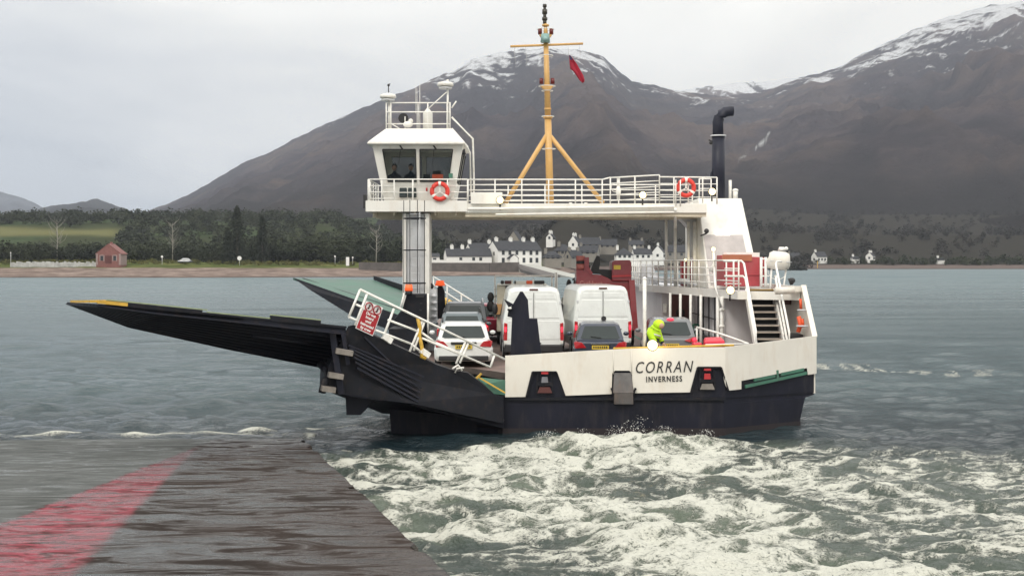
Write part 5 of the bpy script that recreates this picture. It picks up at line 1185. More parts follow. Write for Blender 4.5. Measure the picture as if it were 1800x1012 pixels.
# liferaft
rt = P(1369, 457, 45.0); raft = empty('liferaft_canister', (rt.x, rt.y, uz), 'white liferaft canister in its cradle at the starboard edge of the upper deck', 'liferaft')
MB().tube([(rt.x - .38, 45.05, rt.z + .02), (rt.x - .34, 45.04, rt.z), (rt.x - .2, 45.02, rt.z), (rt.x + .2, 44.98, rt.z - .04), (rt.x + .34, 44.97, rt.z - .05), (rt.x + .38, 44.96, rt.z - .05)], [.15, .26, .32, .32, .26, .15], 22).build('canister', M['cream'], raft)
mb = MB()
for s in (-.18, .18): mb.ring((rt.x + s, 45, rt.z), .1, .01, 'Z', 6, ts=3)
mb.tube([(rt.x - .36, 44.72, rt.z - .02), (rt.x + .38, 44.66, rt.z - .08)], .012, 5)
mb.build('strap', M['greypaint'], raft)
MB().tube([(rt.x - .25, 45, rt.z - .3), (rt.x - .3, 45, uz + .02)], .035, 6).tube([(rt.x + .25, 45, rt.z - .3), (rt.x + .1, 45, uz - .4)], .03, 6).ring((rt.x - .05, 45, rt.z - .35), .32, .012, 'Y', 16, R(180), R(360), 4).build('cradle', W, raft)
MB().tube([P(1374, 441, 46), P(1374, 434, 46)], [.14, .09], 10).ball(P(1382, 437, 46), .07).build('starboard_lamp', W, ferry)
mb = MB()
for px in (1338, 1346): mb.tube([P(px, 452, 45), P(px, 503, 45)], .05, 7)
for py in (455, 470, 485, 500): mb.tube([P(1336, py, 45), P(1352, py, 45)], .025, 5)
MB().box(7.6, 8.9, 47.02, 47.2, uz + 1.1, uz + 1.3).build('locker_shelf', W, ferry)
mb.build('ladder_rack', W, ferry)
mb = MB()
mb.tube([P(1254, 444, 46), P(1258, 505, 44.2), P(1268, 540, 44)], .045, 7); mb.tube([P(1257, 458, 45.9), P(1250, 478, 45.9)], [.03, .10], 8)
mb.build('light_post', W, ferry)
# starboard high bulwark and aft frames
SB = 9.33
mb = MB(); mb.prism([(SB, 40.25, 2.70), (SB, 41.8, 4.24), (SB, 70, 4.24), (SB, 70, 1.0), (SB, 40.25, 1.0)], (-.07, 0, 0))
mb.beam((SB - .03, 40.2, 2.74), (SB - .03, 41.75, 4.28), .16, .05); mb.box(SB - .45, SB + .03, 41.7, 41.9, uz + .02, uz + .2)
mb.build('side_bulwark', M['cream'], ferry)
MB().tube([P(1362, 511, 41.6), P(1396, 510, 41.6)], .115, 12).build('fairlead_pipe', M['cream'], ferry)
MB().ball(P(1393, 493, 41.7), .09).tube([P(1388, 489, 41.7), P(1392, 500, 41.7)], .06, 6).build('anchor_lamp', M['dark'], ferry)
MB().tube([P(1380, 527, 43.5), P(1396, 527, 43.5)], .16, 14).build('hose_reel', M['maroon'], ferry)
MB().tube([P(1407, 525, 41.4), P(1408, 543, 41.4)], .045, 6).tube([P(1404, 556, 41.1), P(1407, 570, 41.1), P(1403, 584, 41.1)], .07, 6).tube([P(1410, 560, 41.1), P(1412, 575, 41.1)], .05, 6).build('orange_hose', M['orange'], ferry)
MB().box(8.62, 9.2, 41.3, 42.1, 1.76, 2.75).build('dark_bin', M['dark'], ferry, bevel=.04)
MB().tube([P(1402, 545, 41.3), P(1420, 545, 41.1)], .03, 5).tube([P(1400, 573, 41), P(1420, 573, 40.8)], .03, 5).build('stay', M['greypaint'], ferry)
# stairs
st0 = (7.78, 8.62, 43.0, uz); nst = 10
mb = MB(); ms = MB()
for k in range(nst):
    t = k / (nst - 1.0); z = uz - 0.02 - k * 0.205; y = 42.95 - k * 0.21; xo = -0.0 * t
    mb.box(7.74, 8.56, y, y + .22, z - .04, z); mb.box(7.74, 8.56, y + .20, y + .22, z - .2, z)
    ms.box(7.74, 8.56, y - .025, y - .002, z - .045, z + .008)
stairs = mb.build('stairs', M['stair'], ferry)
ms.build('stair_nosing', M['nosing'], stairs)
MB().box(7.74, 8.6, 42.93, 42.99, uz - .12, uz + .06).box(7.74, 8.6, 42.72, 43.3, uz + .062, uz + .07).build('top_step', M['ochre'], stairs)
mb = MB()
for x in (7.68, 8.60): mb.beam((x, 43.0, uz), (x, 40.95, uz - 2.05), 0.06, 0.26)
mb.build('stair_stringer', W, stairs)
mb = MB()
def hr(x, xin, z_off, ytop):
    mb.tube([(xin, ytop + .1, uz + z_off), (x - .06 if xin < x else x + .06, ytop, uz + z_off), (x, ytop - .12, uz + z_off - .08), (x, 40.9, uz + z_off - 2.2), (x, 40.75, 1.9)], .036, 7)
hr(7.62, 6.98, 1.0, 43.1); hr(7.66, 7.0, .5, 43.05); hr(8.66, 8.9, .98, 43.1); hr(8.64, 8.66, .5, 43.0)
mb.tube([(7.3, 43.1, uz), (7.3, 43.1, uz + 1.0)], .03, 6)
mb.tube([(7.0, 43.12, uz + .25), (7.55, 43.1, uz + .25)], .02, 5); mb.tube([(7.0, 43.12, uz + .75), (7.5, 43.1, uz + .75)], .02, 5)
mb.build('stair_handrail', W, stairs)
# lifebuoys hung on the rails
def lifebuoy(px, py, Y, label, blocks=True):
    c = P(px, py, Y); root = empty('lifebuoy', c, label, 'lifebuoy', 'lifebuoys on the upper rails')
    MB().ring(c, 0.285, 0.082, 'Y', 32, ts=10).build('ring', M['buoy'], root)
    for a in (90, 215, 325):
        MB().ring(c, 0.285, 0.088, 'Y', 4, R(a - 9), R(a + 9), 10).build('band', W, root)
        MB().beam(c + Vector((0, .03, 0)), c + Vector((math.cos(R(a)) * .25, .03, math.sin(R(a)) * .25)), .05, .03).build('bracket_arm', W, root)
lifebuoy(773, 336.5, 47.6, 'red lifebuoy on the front of the wheelhouse platform rail')
lifebuoy(1206, 330, 47.9, 'red lifebuoy on the bridge rail near the exhaust pipe')
# flag
fl = [(1000, 97), (1003.5, 99), (1010, 107), (1018, 120), (1025, 133), (1027, 141), (1024, 147), (1020, 143), (1013, 132), (1009, 124), (1003, 121), (1001, 112)]
c0 = P(1012, 122, mY); mb = MB(); n_ = 12
rows_ = [((1000, 97), (1003, 98)), ((1001, 106), (1008, 105)), ((1002, 114), (1013, 112)), ((1003, 121), (1017, 119)), ((1009, 126), (1021, 126)), ((1014, 134), (1025, 133)), ((1019, 142), (1027.5, 140)), ((1024, 147), (1027, 144))]
vs = []
for k, (a, b) in enumerate(rows_):
    row = []
    for j in range(6): 
        p = lerp(P(*a, mY), P(*b, mY), j / 5); p.y += 0.09 * math.sin(j * 1.9 + k * .6); row.append(mb.bm.verts.new(p))
    vs.append(row)
for r0, r1 in zip(vs[:-1], vs[1:]):
    for j in range(5): mb.bm.faces.new((r0[j], r0[j + 1], r1[j + 1], r1[j]))
fo = mb.build('flag', M['flag'], smooth=True); so = fo.modifiers.new('solid', 'SOLIDIFY'); so.thickness = .01; tag(fo, 'small red ensign drooping from the yardarm of the mast', 'flag')
MB().prism([P(1000, 97, mY - .14), P(1003.5, 98.5, mY - .14), P(1007, 106, mY - .14), P(1002, 105, mY - .14)], (0, -.01, 0)).build('canton', mat('flag_navy', (0.03, .03, .08), .8), fo, world=False)
# red box on deck
rb = P(1253, 600, 39.6); mb = MB(); mb.hexa([(rb.x - .35, 39.3, 1.76), (rb.x + .35, 39.3, 1.76), (rb.x + .35, 39.9, 1.76), (rb.x - .35, 39.9, 1.76), (rb.x - .3, 39.3, 2.66), (rb.x + .32, 39.3, 2.68), (rb.x + .3, 39.9, 2.76), (rb.x - .22, 39.9, 2.74)])
mb.box(rb.x - .62, rb.x - .34, 39.4, 39.8, 1.76, 2.6)
tag(mb.build('storage_bin', mat('bright_red_plastic', (.62, .02, .05), .4), bevel=.05), 'bright red plastic bin on deck behind the stern bulwark', 'bin')
# ------------------------------------------------------------------ vehicles (rear faces towards -Y in local space)
def loft(mb, rings, cap=True):
    rv = [[mb.bm.verts.new(p) for p in r] for r in rings]; n = len(rings[0])
    for A, B in zip(rv[:-1], rv[1:]):
        for k in range(n): mb.bm.faces.new((A[k], A[(k + 1) % n], B[(k + 1) % n], B[k]))
    if cap: mb.bm.faces.new(rv[0][::-1]); mb.bm.faces.new(rv[-1])
def section(y, zb, zt, wb, wt, r=0.12, mid=None, wm=None):
    """closed rounded section in the XZ plane, wider at wm"""
    wm = wm or max(wb, wt); mid = mid or (zb + zt) / 2
    h = [(wb / 2 - r * .6, zb), (wb / 2, zb + r * .6), (wm / 2, mid), (wt / 2, zt - r), (wt / 2 - r * .35, zt - r * .3), (wt / 2 - r * 1.2, zt)]
    return [(x, y, z) for x, z in h] + [(-x, y, z) for x, z in reversed(h)]
def wheel(root, x, y, r=0.33, wd=0.21):
    s = 1 if x > 0 else -1
    wl = MB().tube([(x - s * wd, y, r), (x - s * wd * .9, y, r), (x - s * .02, y, r), (x, y, r)], [r * .9, r, r, r * .9], 20).build('wheel', M['rubber'], root, world=False)
    MB().tube([(x - s * .03, y, r), (x + s * .006, y, r)], r * .62, 16).build('rim', M['greypaint'], wl, world=False)
def car(name, label, X, Y, rz, paint, Lh=4.2, Wd=1.78, Ht=1.48, belt=0.92, roofw=1.22, rear_slope=0.45, hood=0.85, lamps='wide', lit=False, plate_z=0.78, hatch='hatch', z0=1.756, rails=False, bump_dark=True, brake3=False, plate=True):
    root = empty(name, (X, Y, z0), label, 'car', None, rz)
    mb = MB(); z1 = 0.24
    loft(mb, [section(0.02, .36, belt - .06, Wd * .90, Wd * .84, .10, .62, Wd * .93), section(.14, z1, belt + .0, Wd * .97, Wd * .92, .12, .62, Wd), section(.9, z1, belt + .02, Wd, Wd * .94, .10, .62, Wd),
              section(Lh * .62, z1, belt, Wd, Wd * .93, .10, .6, Wd), section(Lh * .72, z1, belt - .03, Wd * .99, Wd * .9, .10, .6, Wd), section(Lh * .95, z1, belt - .18, Wd * .94, Wd * .80, .12, .55, Wd * .95), section(Lh, .30, belt - .32, Wd * .8, Wd * .66, .10, .5, Wd * .82)])
    body = mb.build('body', M[paint], root, bevel=.03, world=False, smooth=False)
    mb = MB(); bw = Wd * .88; rw = roofw
    ys = [0.10, rear_slope, rear_slope + .5, Lh * .50, Lh * .70]
    zs = [belt - .02, Ht - .05, Ht, Ht - .02, belt - .02]; ws = [bw, rw * .97, rw, rw, bw]
    def gs(y, z, w): return [(bw / 2, y, belt - .03), (w / 2 + .03, y, z - .06), (w / 2 - .1, y, z), (-w / 2 + .1, y, z), (-w / 2 - .03, y, z - .06), (-bw / 2, y, belt - .03)]
    b0 = [(bw / 2, .10, belt - .03), (bw / 2 - .02, .11, belt), (bw / 2 - .1, .11, belt + .02), (-bw / 2 + .1, .11, belt + .02), (-bw / 2 + .02, .11, belt), (-bw / 2, .10, belt - .03)]
    b1 = [(bw / 2, Lh * .73, belt - .05), (bw / 2 - .02, Lh * .73, belt), (bw / 2 - .1, Lh * .73, belt + .0), (-bw / 2 + .1, Lh * .73, belt), (-bw / 2 + .02, Lh * .73, belt), (-bw / 2, Lh * .73, belt - .05)]
    r1 = gs(rear_slope, Ht - .04, rw); r2_ = gs(rear_slope + .55, Ht, rw); r3 = gs(Lh * .50, Ht - .03, rw)
    for r_ in (r1, r2_, r3):
        r_[0] = (bw / 2, r_[0][1], belt - .03); r_[5] = (-bw / 2, r_[5][1], belt - .03)
    loft(mb, [b0, r1, r2_, r3, b1])
    mb.build('roof', M[paint], root, bevel=.035, world=False)
    # rear window lies on the slope between b0 and r1
    A = Vector((0, .10, belt)); B = Vector((0, rear_slope, Ht - .04)); d = (B - A); nn = Vector((0, -d.z, d.y)).normalized() * .015
    def rw_(u, t): w_ = (bw - .12) + (rw - .16 - bw + .12) * t; p = A + d * t + nn; return Vector((u * w_ / 2, p.y, p.z))
    mb = MB(); mb.prism([rw_(-.92, .14), rw_(-.80, .07), rw_(.80, .07), rw_(.92, .14), rw_(.90, .84), rw_(-.90, .84)], -nn * 1.6); rwn = mb.build('rear_window', M['carglass'], root, world=False)
    MB().beam(rw_(.05, .12) + nn, rw_(-.45, .20) + nn, .02, .02).build('wiper', M['dark'], rwn, world=False)
    # side windows
    for s in (-1, 1):
        mb = MB(); 
        def sp_(y, t): w_ = bw + (rw + .06 - bw) * t; return Vector((s * (w_ / 2 + .012), y, belt + (Ht - .12 - belt) * t))
        mb.prism([sp_(.42 + .1, .12), sp_(Lh * .66, .08), sp_(Lh * .53, .95), sp_(rear_slope + .22, .95)], (-s * .02, 0, 0)); mb.build('side_window', M['carglass'], root, world=False)
        MB().ball((s * (Wd / 2 + .08), Lh * .62, belt + .08), .10, (1, .6, .7), 10, 6).build('mirror', M[paint], root, world=False)
        # lamps
        if lamps == 'tall': pts = [(.70, .0, .60), (.86, .02, .64), (.87, .03, .98), (.76, .02, 1.0), (.69, .0, .9)]
        elif lamps == 'wide': pts = [(.42, -.01, belt - .10), (.60, -.02, belt - .16), (.84, .02, belt - .12), (.87, .1, belt + .0), (.70, .0, belt + .0)]
        else: pts = [(.46, -.01, belt - .22), (.83, .01, belt - .24), (.87, .06, belt - .06), (.80, .02, belt - .03), (.60, -.01, belt - .06)]
        k = Wd / 1.78
        mb = MB(); mb.prism([(s * x * k, y - .012, z) for x, y, z in pts], (0, .12, 0)); lp = mb.build('tail_lamp', M['taillamp'], root, bevel=.008, world=False)
        if lit: MB().ball((s * .74 * k, -.03, sum(z for _, _, z in pts) / 5), .065, (1.1, .4, 1), 10, 6).build('brake_light', M['taillit'], lp, world=False)
    if bump_dark:
        MB().box(-Wd * .42, Wd * .42, -.015, .2, .27, .42).build('rear_bumper', M['dark'], root, bevel=.03, world=False)
    if plate:
        np_ = MB().box(-.26, .26, -.035, .05, plate_z - .06, plate_z + .055).build('number_plate', M['numplate'], root, world=False)
        mb = MB(); 
        for k in range(7): mb.box(-.22 + k * .065, -.18 + k * .065, -.040, -.034, plate_z - .03, plate_z + .03)
        mb.build('plate_mark', M['dark'], np_, world=False)
    for s in (-1, 1): wheel(root, s * (Wd / 2 - .02), .72); wheel(root, s * (Wd / 2 - .02), Lh * .82)
    if rails:
        for s in (-1, 1): MB().tube([(s * (rw / 2 - .02), rear_slope + .1, Ht), (s * (rw / 2 - .02), rear_slope + .25, Ht + .08), (s * (rw / 2 - .02), Lh * .5, Ht + .08), (s * (rw / 2 - .02), Lh * .53, Ht)], .025, 6).build('roof_rail', M['dark' if rails == 1 else 'greypaint'], root, world=False)
    if brake3: MB().ball((0, rear_slope - .03, Ht - .04), .05, (2.4, 1, .9), 10, 6).build('high_brake_light', M['taillit'], root, world=False)
    return root
def at_x(px, Y): return (px - CX) / F * Y
c1 = car('parked_car', 'white hatchback SUV with roof rails at the port stern corner of the deck', at_x(815, 40.6), 40.6, R(3), 'carwhite', 4.2, 1.84, 1.44, .93, 1.34, .34, lamps='low', plate_z=.70, rails=1, z0=1.70)
MB().box(-.40, .40, -.03, .04, .77, .85).build('tailgate_trim', M['dark'], c1, world=False, bevel=.02)
c6 = car('parked_car', 'grey blue hatchback between the white SUV and the dark estate', at_x(812, 45.0), 44.95, R(2), 'carslate', 4.2, 1.76, 1.52, .95, 1.30, .40, lamps='tall', plate=False, rails=1)
c2 = car('parked_car', 'dark slate estate car two places ahead of the white SUV', at_x(818, 49.8), 49.5, R(2), 'cardark', 4.5, 1.88, 1.74, 1.05, 1.40, .30, lamps='tall', lit=True, rails=2, plate=False)
c3 = car('parked_car', 'crimson car half hidden ahead of the dark slate estate', at_x(852, 54), 53.5, R(0), 'carred', 4.1, 1.76, 1.55, .98, 1.25, .45, lamps='tall', lit=False, plate=False)
c4 = car('parked_car', 'small dark navy hatchback behind the right hand white van', at_x(1055, 40.0), 39.9, R(-2), 'carnavy', 4.0, 1.66, 1.42, .88, 1.14, .42, lamps='low', plate_z=.68)
MB().box(-.30, .30, -.03, .03, .77, .80).build('chrome_strip', M['chrome'], c4, world=False)
c5 = car('parked_car', 'grey hatchback with brake lights lit beside the crouching crew member', at_x(1178, 41.2), 41.0, R(-4), 'cargrey', 4.2, 1.76, 1.50, .92, 1.22, .40, lamps='wide', lit=True, plate_z=.66, brake3=True)
def van(name, label, X, Y, rz, Lh=5.9, Wd=2.05, Ht=2.55, style=0):
    root = empty(name, (X, Y, 1.756), label, 'van', None, rz)
    mb = MB(); z1 = .34; tw = Wd * (.83 if style == 0 else .84)
    S = lambda y, zt, k=1.0, kt=1.0, zb=z1: section(y, zb, zt, Wd * .95 * k, tw * kt, .17, 1.25, Wd * k)
    loft(mb, [S(0.0, Ht - .10, .965, .93, .42), S(.07, Ht - .03, .99, .98), S(.3, Ht, 1, 1), S(Lh * .66, Ht, 1, 1), S(Lh * .76, Ht - .12, 1, .96), S(Lh * .86, 1.35, .98, .98), S(Lh * .98, 1.02, .94, .9), S(Lh, .9, .85, .8, .4)])
    mb.build('body', M['vanwhite'], root, bevel=.045, world=False, seg=3)
    mb = MB()  # door pressings and seams
    hw = Wd * .40; ht2 = Ht - .28
    for s in (-1, 1):
        x0, x1 = s * .035, s * hw
        mb.hexa([(x0, -.012, .72), (x1 * 1.06, -.012, .72), (x1 * 1.06, .1, .72), (x0, .1, .72), (x0, -.012, 1.35), (x1 * 1.05, -.012, 1.35), (x1 * 1.05, .1, 1.35), (x0, .1, 1.35)])
        mb.hexa([(x0, -.012, 1.42), (x1 * 1.04, -.012, 1.42), (x1 * 1.04, .1, 1.42), (x0, .1, 1.42), (x0, -.010, ht2 - .18), (x1 * .90, -.010, ht2 - .18), (x1 * .90, .1, ht2 - .18), (x0, .1, ht2 - .18)])
        mb.hexa([(x0, -.008, ht2 - .12), (x1 * .90, -.008, ht2 - .12), (x1 * .90, .1, ht2 - .12), (x0, .1, ht2 - .12), (x0, -.006, ht2 + .06), (x1 * .84, -.006, ht2 + .06), (x1 * .84, .1, ht2 + .06), (x0, .1, ht2 + .06)])
    dr = mb.build('rear_door', M['vanwhite'], root, world=False, bevel=.018)
    MB().box(-.008, .008, -.016, .05, .5, ht2 + .1).build('door_seam', M['dark'], root, world=False)
    mb = MB(); mb.box(-.30 if style == 0 else .55, -.12 if style == 0 else .62, -.03, .02, .98, 1.02); 
    if style: mb.tube([(.02, -.028, 1.36), (.02, -.01, 1.36)], .085, 16)
    else: mb.ball((.16, -.02, .60), .05, (1.8, .5, .8), 8, 5)
    mb.build('door_handle', M['dark'], dr, world=False)
    for s in (-1, 1):
        lp = MB().hexa([(s * Wd * .475, -.02, .70), (s * Wd * .425, -.025, .70), (s * Wd * .425, .06, .70), (s * Wd * .49, .12, .70), (s * Wd * .47, -.02, 1.28), (s * Wd * .42, -.025, 1.25), (s * Wd * .42, .06, 1.25), (s * Wd * .485, .12, 1.28)]).build('tail_lamp', M['taillamp'], root, world=False, bevel=.01)
        MB().box(*sorted((s * Wd * .435, s * Wd * .465)), -.032, 0, .98, 1.14).build('brake_light', M['taillit'], lp, world=False)
        MB().box(*sorted((s * Wd * .43, s * Wd * .468)), -.032, 0, .60, .69).build('reversing_lamp', M['white'], lp, world=False)
        for z in (1.05, 1.9): MB().box(*sorted((s * Wd * .41, s * Wd * .44)), -.02, .03, z, z + .08).build('hinge', M['greypaint'], root, world=False)
        MB().ball((s * (Wd / 2 + .18), Lh * .80, 1.55), .14, (.8, .5, 1.5), 10, 7).build('mirror', M['dark'], root, world=False)
        MB().prism([(s * (Wd / 2 + .004), Lh * .70, 1.35), (s * (Wd / 2 + .004), Lh * .82, 1.35), (s * (tw / 2 + .06), Lh * .74, 1.95), (s * (tw / 2 + .06), Lh * .68, 1.95)], (-s * .03, 0, 0)).build('side_window', M['carglass'], root, world=False)
        wheel(root, s * (Wd / 2 - .02), 1.0, .36); wheel(root, s * (Wd / 2 - .02), Lh * .84, .36)
    MB().box(-Wd * .47, Wd * .47, -.06, .2, .30, .56).build('rear_bumper', M['dark'], root, world=False, bevel=.04)
    MB().box(-.14, .14, -.02, .05, Ht - .1, Ht - .05).build('high_brake_light', M['maroon'], root, world=False)
    return root
van('delivery_van', 'tall white panel van behind the black guide fin', at_x(938, 43.2), 43.0, R(1.5), 5.9, 2.06, 2.44, 0)
van('delivery_van', 'tall white panel van with round black badge between the other van and the deckhouse', at_x(1060, 44.2), 44.2, R(4), 5.9, 2.04, 2.46, 1)
# recovery lorry ahead of the left van
X = at_x(918, 51.3); root = empty('recovery_truck', (X, 51, 1.756), 'beige flatbed truck with orange light bar ahead of the left white van', 'truck')
mb = MB(); mb.box(X - 1.0, X + 1.0, 51, 53.2, 2.3, P(0, 500, 51).z); mb.box(X - 1.0, X + 1.0, 53.3, 58, 2.3, 2.6); mb.build('cab', M['beige'], root, bevel=.05)
MB().box(X - .95, X + .8, 50.9, 51.2, P(0, 501, 51).z, P(0, 498, 51).z).build('light_bar_base', W, root)
for a, b, m_ in ((880, 886, 'dark'), (887, 899, 'maroon'), (904, 907, 'dark'), (925, 936, 'orange'), (939, 957, 'dark')):
    MB().box(P(a, 0, 51).x, P(b, 0, 51).x, 50.85, 51.15, P(0, 499, 51).z, P(0, 493, 51).z).build('light_bar', M[m_], root, bevel=.03)
MB().box(P(907, 0, 51).x, P(924.5, 0, 51).x, 50.87, 51.13, P(0, 499, 51).z, P(0, 494, 51).z).build('light_bar', M['cream'], root)
mb = MB()
for a, b in (((870, 485), (973, 485)), ((870, 485), (870, 560)), ((970, 485), (970, 520)), ((868, 508), (880, 508)), ((900, 491), (900, 505)), ((937, 490), (937, 505))): mb.tube([P(*a, 51.5), P(*b, 51.5)], .035, 5)
mb.tube([P(977.5, 479, 52), P(977.5, 560, 52)], .06, 6)
mb.build('headboard_frame', W, root)
MB().tube([P(893, 502, 50.9), P(893, 507, 50.9)], .1, 10).build('work_lamp', M['dark'], root)
MB().box(P(871, 0, 50.9).x, P(884, 0, 50.9).x, 50.7, 51, P(0, 552, 51).z, P(0, 534, 51).z).build('tool_box', mat('orange_box', (.45, .25, .1), .6), root)
for py, r in ((522, .17), (538, .2)): MB().ball(P(862.5, py, 51.5), r, (.8, .4, 1.15), 10, 8).tube([P(864, py, 51.5), P(880, py - 3, 51.5)], .03, 5).build('mirror', M['dark'], root)
for s in (-1, 1): MB().tube([(X + s * .75, 52.2, 2.2), (X + s * 1.0, 52.2, 2.2)], .45, 18).tube([(X + s * .75, 56.5, 2.2), (X + s * 1.0, 56.5, 2.2)], .45, 18).build('wheel', M['rubber'], root)
# red lorry
X = at_x(1062, 51); LY = 50.2; root = empty('red_lorry', (X, LY, 1.756), 'dark red lorry with crane machinery ahead of the right hand van', 'lorry')
def lp_(pts, dy=0.0, th=.12): return MB().prism([P(x, y, LY + dy) for x, y in pts], (0, th, 0))
lp_([(1013, 474), (1036, 474), (1040, 482), (1056, 483), (1068, 488), (1078, 494), (1112, 494), (1113, 580), (1013, 580)], 0, 1.2).build('rear_body', M['lorryred'], root, bevel=.03)
lp_([(1076, 460), (1081, 457.5), (1107, 457), (1110, 461), (1110, 494), (1076, 494)], -.1, 1.4).build('side_locker', M['lorryred'], root, bevel=.03)
lp_([(1076, 484), (1110, 483), (1110, 486), (1076, 487)], -.16, .06).build('locker_ledge', M['red'], root)
lp_([(1079, 466), (1091, 466), (1091, 473.5), (1079, 473.5)], -.13, .03).build('warning_label', mat('yellow_label', (.6, .42, .05), .5), root)
MB().tube([P(1013, 454.5, LY + .1), P(1028, 454.5, LY + .1)], .11, 12).tube([P(1013, 468, LY + .1), P(1028, 468, LY + .1)], .13, 12).build('hydraulic_tank', mat('faded_pink_red', (.45, .14, .12), .5), root)
MB().tube([P(1013, 461.5, LY + .1), P(1028, 461.5, LY + .1)], .10, 12).build('tank_strap', M['dark'], root)
MB().beam(P(1031, 452, LY + .1), P(1031, 476, LY + .1), .18, .3).beam(P(1032, 470, LY), P(1040, 482, LY), .12, .12).build('crane_post', M['lorryred'], root)
lp_([(1038, 476), (1043, 462), (1049, 449), (1054, 450), (1055, 462), (1053, 474)], .3, .3).build('crane_hook', M['dark'], root, bevel=.05)
lp_([(1036, 474), (1060, 473), (1076, 474), (1076, 492), (1066, 488), (1056, 482), (1040, 481)], .3, .5).build('crane_base', M['dark'], root, bevel=.03)
lp_([(1034, 466), (1038, 466), (1037, 473), (1034, 473)], .1, .2).build('valve', M['dark'], root)
text('Cuthbert', .27, mat('faded_pink_lettering', (.5, .2, .18), .6), root, 1019, 502, LY - .02, 'lettering', width=40 / F * LY)
MB().beam(P(1110, 492, LY - .05), P(1116, 580, LY - .1), .22, .3).build('tail_frame', M['lorryred'], root)
MB().tube([P(1006, 492, 53), P(1011, 488, 53)], .03, 5).ball(P(1000, 501, 53), .16, (.7, .4, 1.5), 10, 8).ball(P(1004, 513, 53), .09).tube([P(1010, 488, 53), P(1008, 520, 53)], .04, 5).build('mirror', M['dark'], root)
MB().box(P(1001, 0, 52).x, P(1013, 0, 52).x, 51, 53, 2.2, P(0, 522, 52).z).build('mudguard', M['dark'], root, bevel=.05)
for s in (-1, 1): MB().tube([(X + s * .85, 51.2, 2.25), (X + s * 1.15, 51.2, 2.25)], .5, 18).build('wheel', M['rubber'], root)
# far shore car
b = P(325, 461.5, 456); root = empty('far_car', (b.x, b.y, b.z - .1), 'small dark car with pale windows parked on the far shore road', 'car')
root.rotation_euler = (0, 0, R(90))
mb = MB(); loft(mb, [section(-2.5, .3, .9, 1.8, 1.6), section(-1.8, .25, 1.0, 1.9, 1.7), section(1.6, .25, 1.0, 1.9, 1.7), section(2.4, .3, .85, 1.8, 1.5)]); mb.build('body', M['cardark'], root, world=False)
mb = MB(); loft(mb, [section(-1.9, .9, 1.0, 1.6, 1.4, .04), section(-1.1, .9, 1.65, 1.6, 1.3, .08), section(.6, .9, 1.65, 1.6, 1.3, .08), section(1.5, .9, 1.0, 1.6, 1.4, .04)]); mb.build('cabin', mat('pale_car_glass', (.35, .37, .38), .2), root, world=False)
for y in (-1.5, 1.5): MB().tube([(-.9, y, .33), (.9, y, .33)], .36, 12).build('wheel', M['rubber'], root, world=False)
b = P(345, 461, 470); 

# ------------------------------------------------------------------ people
def figure(name, label, joints, edges, radii, cloth, loc=None, subdiv=1):
    me = bpy.data.meshes.new('person_body'); me.from_pydata([Vector(j) for j in joints], edges, [])
    o = bpy.data.objects.new(name, me); col.objects.link(o); me.materials.append(cloth)
    sk = o.modifiers.new('skin', 'SKIN'); sk.use_smooth_shade = True
    for v, r in zip(me.skin_vertices[0].data, radii): v.radius = (r, r)
    me.skin_vertices[0].data[0].use_root = True
    sb = o.modifiers.new('sub', 'SUBSURF'); sb.levels = subdiv; sb.render_levels = 2
    tag(o, label, 'person'); return o
# crew member bending beside the grey car
bx, by, bz_ = at_x(1146, 39.0), 39.0, 1.756
J = [(0, 0, .86), (.03, .02, 1.05), (.09, .0, 1.22), (.13, -.03, 1.32), (.17, -.06, 1.38),
     (-.08, .0, .80), (-.10, -.08, .44), (-.12, .05, .08), (-.12, -.10, .04),
     (.08, .02, .80), (.12, -.10, .44), (.12, .02, .08), (.12, -.12, .04),
     (-.06, -.10, 1.22), (-.02, -.20, 1.0), (.10, -.26, .88), (.14, -.28, .84),
     (.18, .14, 1.18), (.26, .20, .98), (.32, .10, .86), (.34, .07, .83)]
E = [(0, 1), (1, 2), (2, 3), (3, 4), (0, 5), (5, 6), (6, 7), (7, 8), (0, 9), (9, 10), (10, 11), (11, 12), (2, 13), (13, 14), (14, 15), (15, 16), (2, 17), (17, 18), (18, 19), (19, 20)]
Rr_ = [.17, .18, .19, .10, .07, .12, .085, .06, .05, .12, .085, .06, .05, .09, .075, .055, .04, .09, .075, .055, .04]
J = [(bx + x, by + y, bz_ + z) for x, y, z in J]
pr = figure('person', 'crew member in hooded hi vis jacket and navy trousers bending beside the grey car', J, E, Rr_, M['navycloth'])
hd = Vector((bx + .19, by - .08, bz_ + 1.42))
MB().ball(hd, .15, (1.15, 1.1, 1.0), 16, 12).build('hood', M['hivis'], pr, world=False)
MB().ball(hd + Vector((.06, -.10, -.03)), .085, (1, 1, 1.1), 12, 10).build('face', M['skin'], pr, world=False)
def sleeve(pts, rad, nm='jacket_sleeve', m_='hivis'): MB().tube(pts, rad, 12).build(nm, M[m_], pr, world=False)
jk = lambda x, y, z: (bx + x, by + y, bz_ + z)
MB().tube([jk(.00, 0, 1.02), jk(.03, 0, 1.08), jk(.05, 0, 1.13), jk(.08, -.01, 1.22), jk(.13, -.03, 1.31), jk(.17, -.05, 1.36)], [.195, .21, .215, .22, .17, .09], 16).build('jacket', M['hivis'], pr, world=False)
MB().tube([jk(.045, 0, 1.12), jk(.06, -.002, 1.165)], [.221, .225], 16).build('reflective_band', M['signwhite'], pr, world=False)
sleeve([jk(-.04, -.08, 1.26), jk(-.06, -.14, 1.18), jk(-.02, -.22, 1.0), jk(.08, -.27, .90)], [.10, .115, .10, .07])
sleeve([jk(.16, .12, 1.2), jk(.22, .17, 1.08), jk(.27, .20, .98), jk(.32, .12, .88)], [.11, .11, .09, .07])
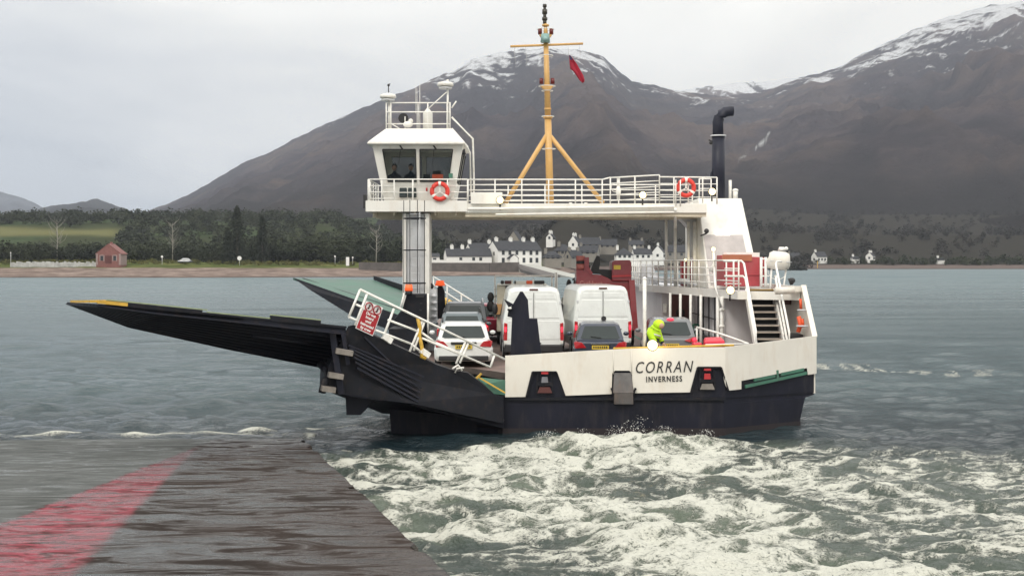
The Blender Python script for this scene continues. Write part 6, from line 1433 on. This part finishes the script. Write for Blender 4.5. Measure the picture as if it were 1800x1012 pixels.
def hand(base, d, par, s=1.0):
    base = Vector(base); d = Vector(d).normalized(); side = d.cross(Vector((0, 0, 1))).normalized(); mb = MB()
    mb.tube([base, base + d * .05 * s, base + d * .09 * s], [.026, .04, .036], 8)
    for k, l in enumerate((.062, .075, .08, .07)): 
        o = base + d * .085 * s + side * (k - 1.5) * .02; mb.tube([o, o + d * l * .5, o + d * l * .85 - Vector((0, 0, .02))], [.010, .009, .007], 6)
    o = base + d * .03 + side * .035; mb.tube([o, o + side * .03 + d * .02, o + side * .035 + d * .05], [.012, .011, .008], 6)
    mb.build('hand', M['skin'], par, world=False)
hand(jk(.12, -.28, .87), (.4, -.2, -.4), pr); hand(jk(.34, .08, .85), (.3, -.4, -.3), pr)
# two crew inside the wheelhouse
def seated(px, label, flip):
    cx_ = at_x(px, 49.4); z = wz + .05; f = -1 if flip else 1
    J = [(0, 0, .62), (0, -.02, .85), (0, -.03, 1.1), (0, -.03, 1.27), (0, -.04, 1.36),
         (-.10, -.02, .58), (-.13, -.40, .56), (-.13, -.42, .12), (.10, -.02, .58), (.13, -.40, .56), (.13, -.42, .12),
         (-.2, -.03, 1.14), (-.28, -.12, .92), (-.22, -.34, .98), (.2, -.03, 1.14), (.30 * 1, -.10, .92), (.16 + .1 * f, -.36, .96)]
    E = [(0, 1), (1, 2), (2, 3), (3, 4), (0, 5), (5, 6), (6, 7), (0, 8), (8, 9), (9, 10), (2, 11), (11, 12), (12, 13), (2, 14), (14, 15), (15, 16)]
    rr_ = [.16, .155, .17, .07, .06, .10, .075, .055, .10, .075, .055, .075, .055, .04, .075, .055, .04]
    o = figure('person', label, [(cx_ + x, 49.5 + y, z + zz_ + .0) for x, y, zz_ in J], E, rr_, M['navycloth'])
    h = Vector((cx_, 49.44, z + 1.48)); MB().ball(h, .105, (.9, 1, 1.18), 16, 12).build('head', M['skin'], o, world=False)
    MB().ball(h + Vector((0, .02, .03)), .11, (.95, 1, 1.12), 14, 10).build('hair', M['navycloth'], o, world=False)
    MB().ball(h + Vector((0, -.105, -.01)), .018, (.8, 1, 1.3), 8, 6).build('nose', M['skin'], o, world=False)
    hand((cx_ - .22, 49.16, z + .98), (0, -1, 0), o); hand((cx_ + .16 + .1 * f, 49.14, z + .96), (0, -1, 0), o)
    MB().box(cx_ - .24, cx_ + .24, 49.35, 49.8, wz + .42, wz + .52).box(cx_ - .22, cx_ + .22, 49.74, 49.84, wz + .5, wz + 1.15).tube([(cx_, 49.55, wz + .05), (cx_, 49.55, wz + .42)], .05, 8).build('helm_chair', M['dark'], whs, bevel=.03)
seated(693, 'dark clothed person seated behind the left wheelhouse window', False)
seated(722, 'dark clothed person leaning behind the middle of the wheelhouse windows', True)
#HAZE
hz = MB(); hz.box(-5500, 5500, -290, 9000, -3.6, 1400)
hm = bpy.data.materials.new('haze_air'); hm.use_nodes = True; hm.node_tree.nodes.clear()
pv = N(hm.node_tree, 'ShaderNodeVolumePrincipled'); pv.inputs['Density'].default_value = 0.00010; pv.inputs['Color'].default_value = (0.80, 0.86, 1.0, 1); pv.inputs['Anisotropy'].default_value = 0.2
ho = N(hm.node_tree, 'ShaderNodeOutputMaterial'); L(hm.node_tree, pv.outputs[0], ho.inputs['Volume'])
tag(hz.build('haze', hm), kind='stuff')
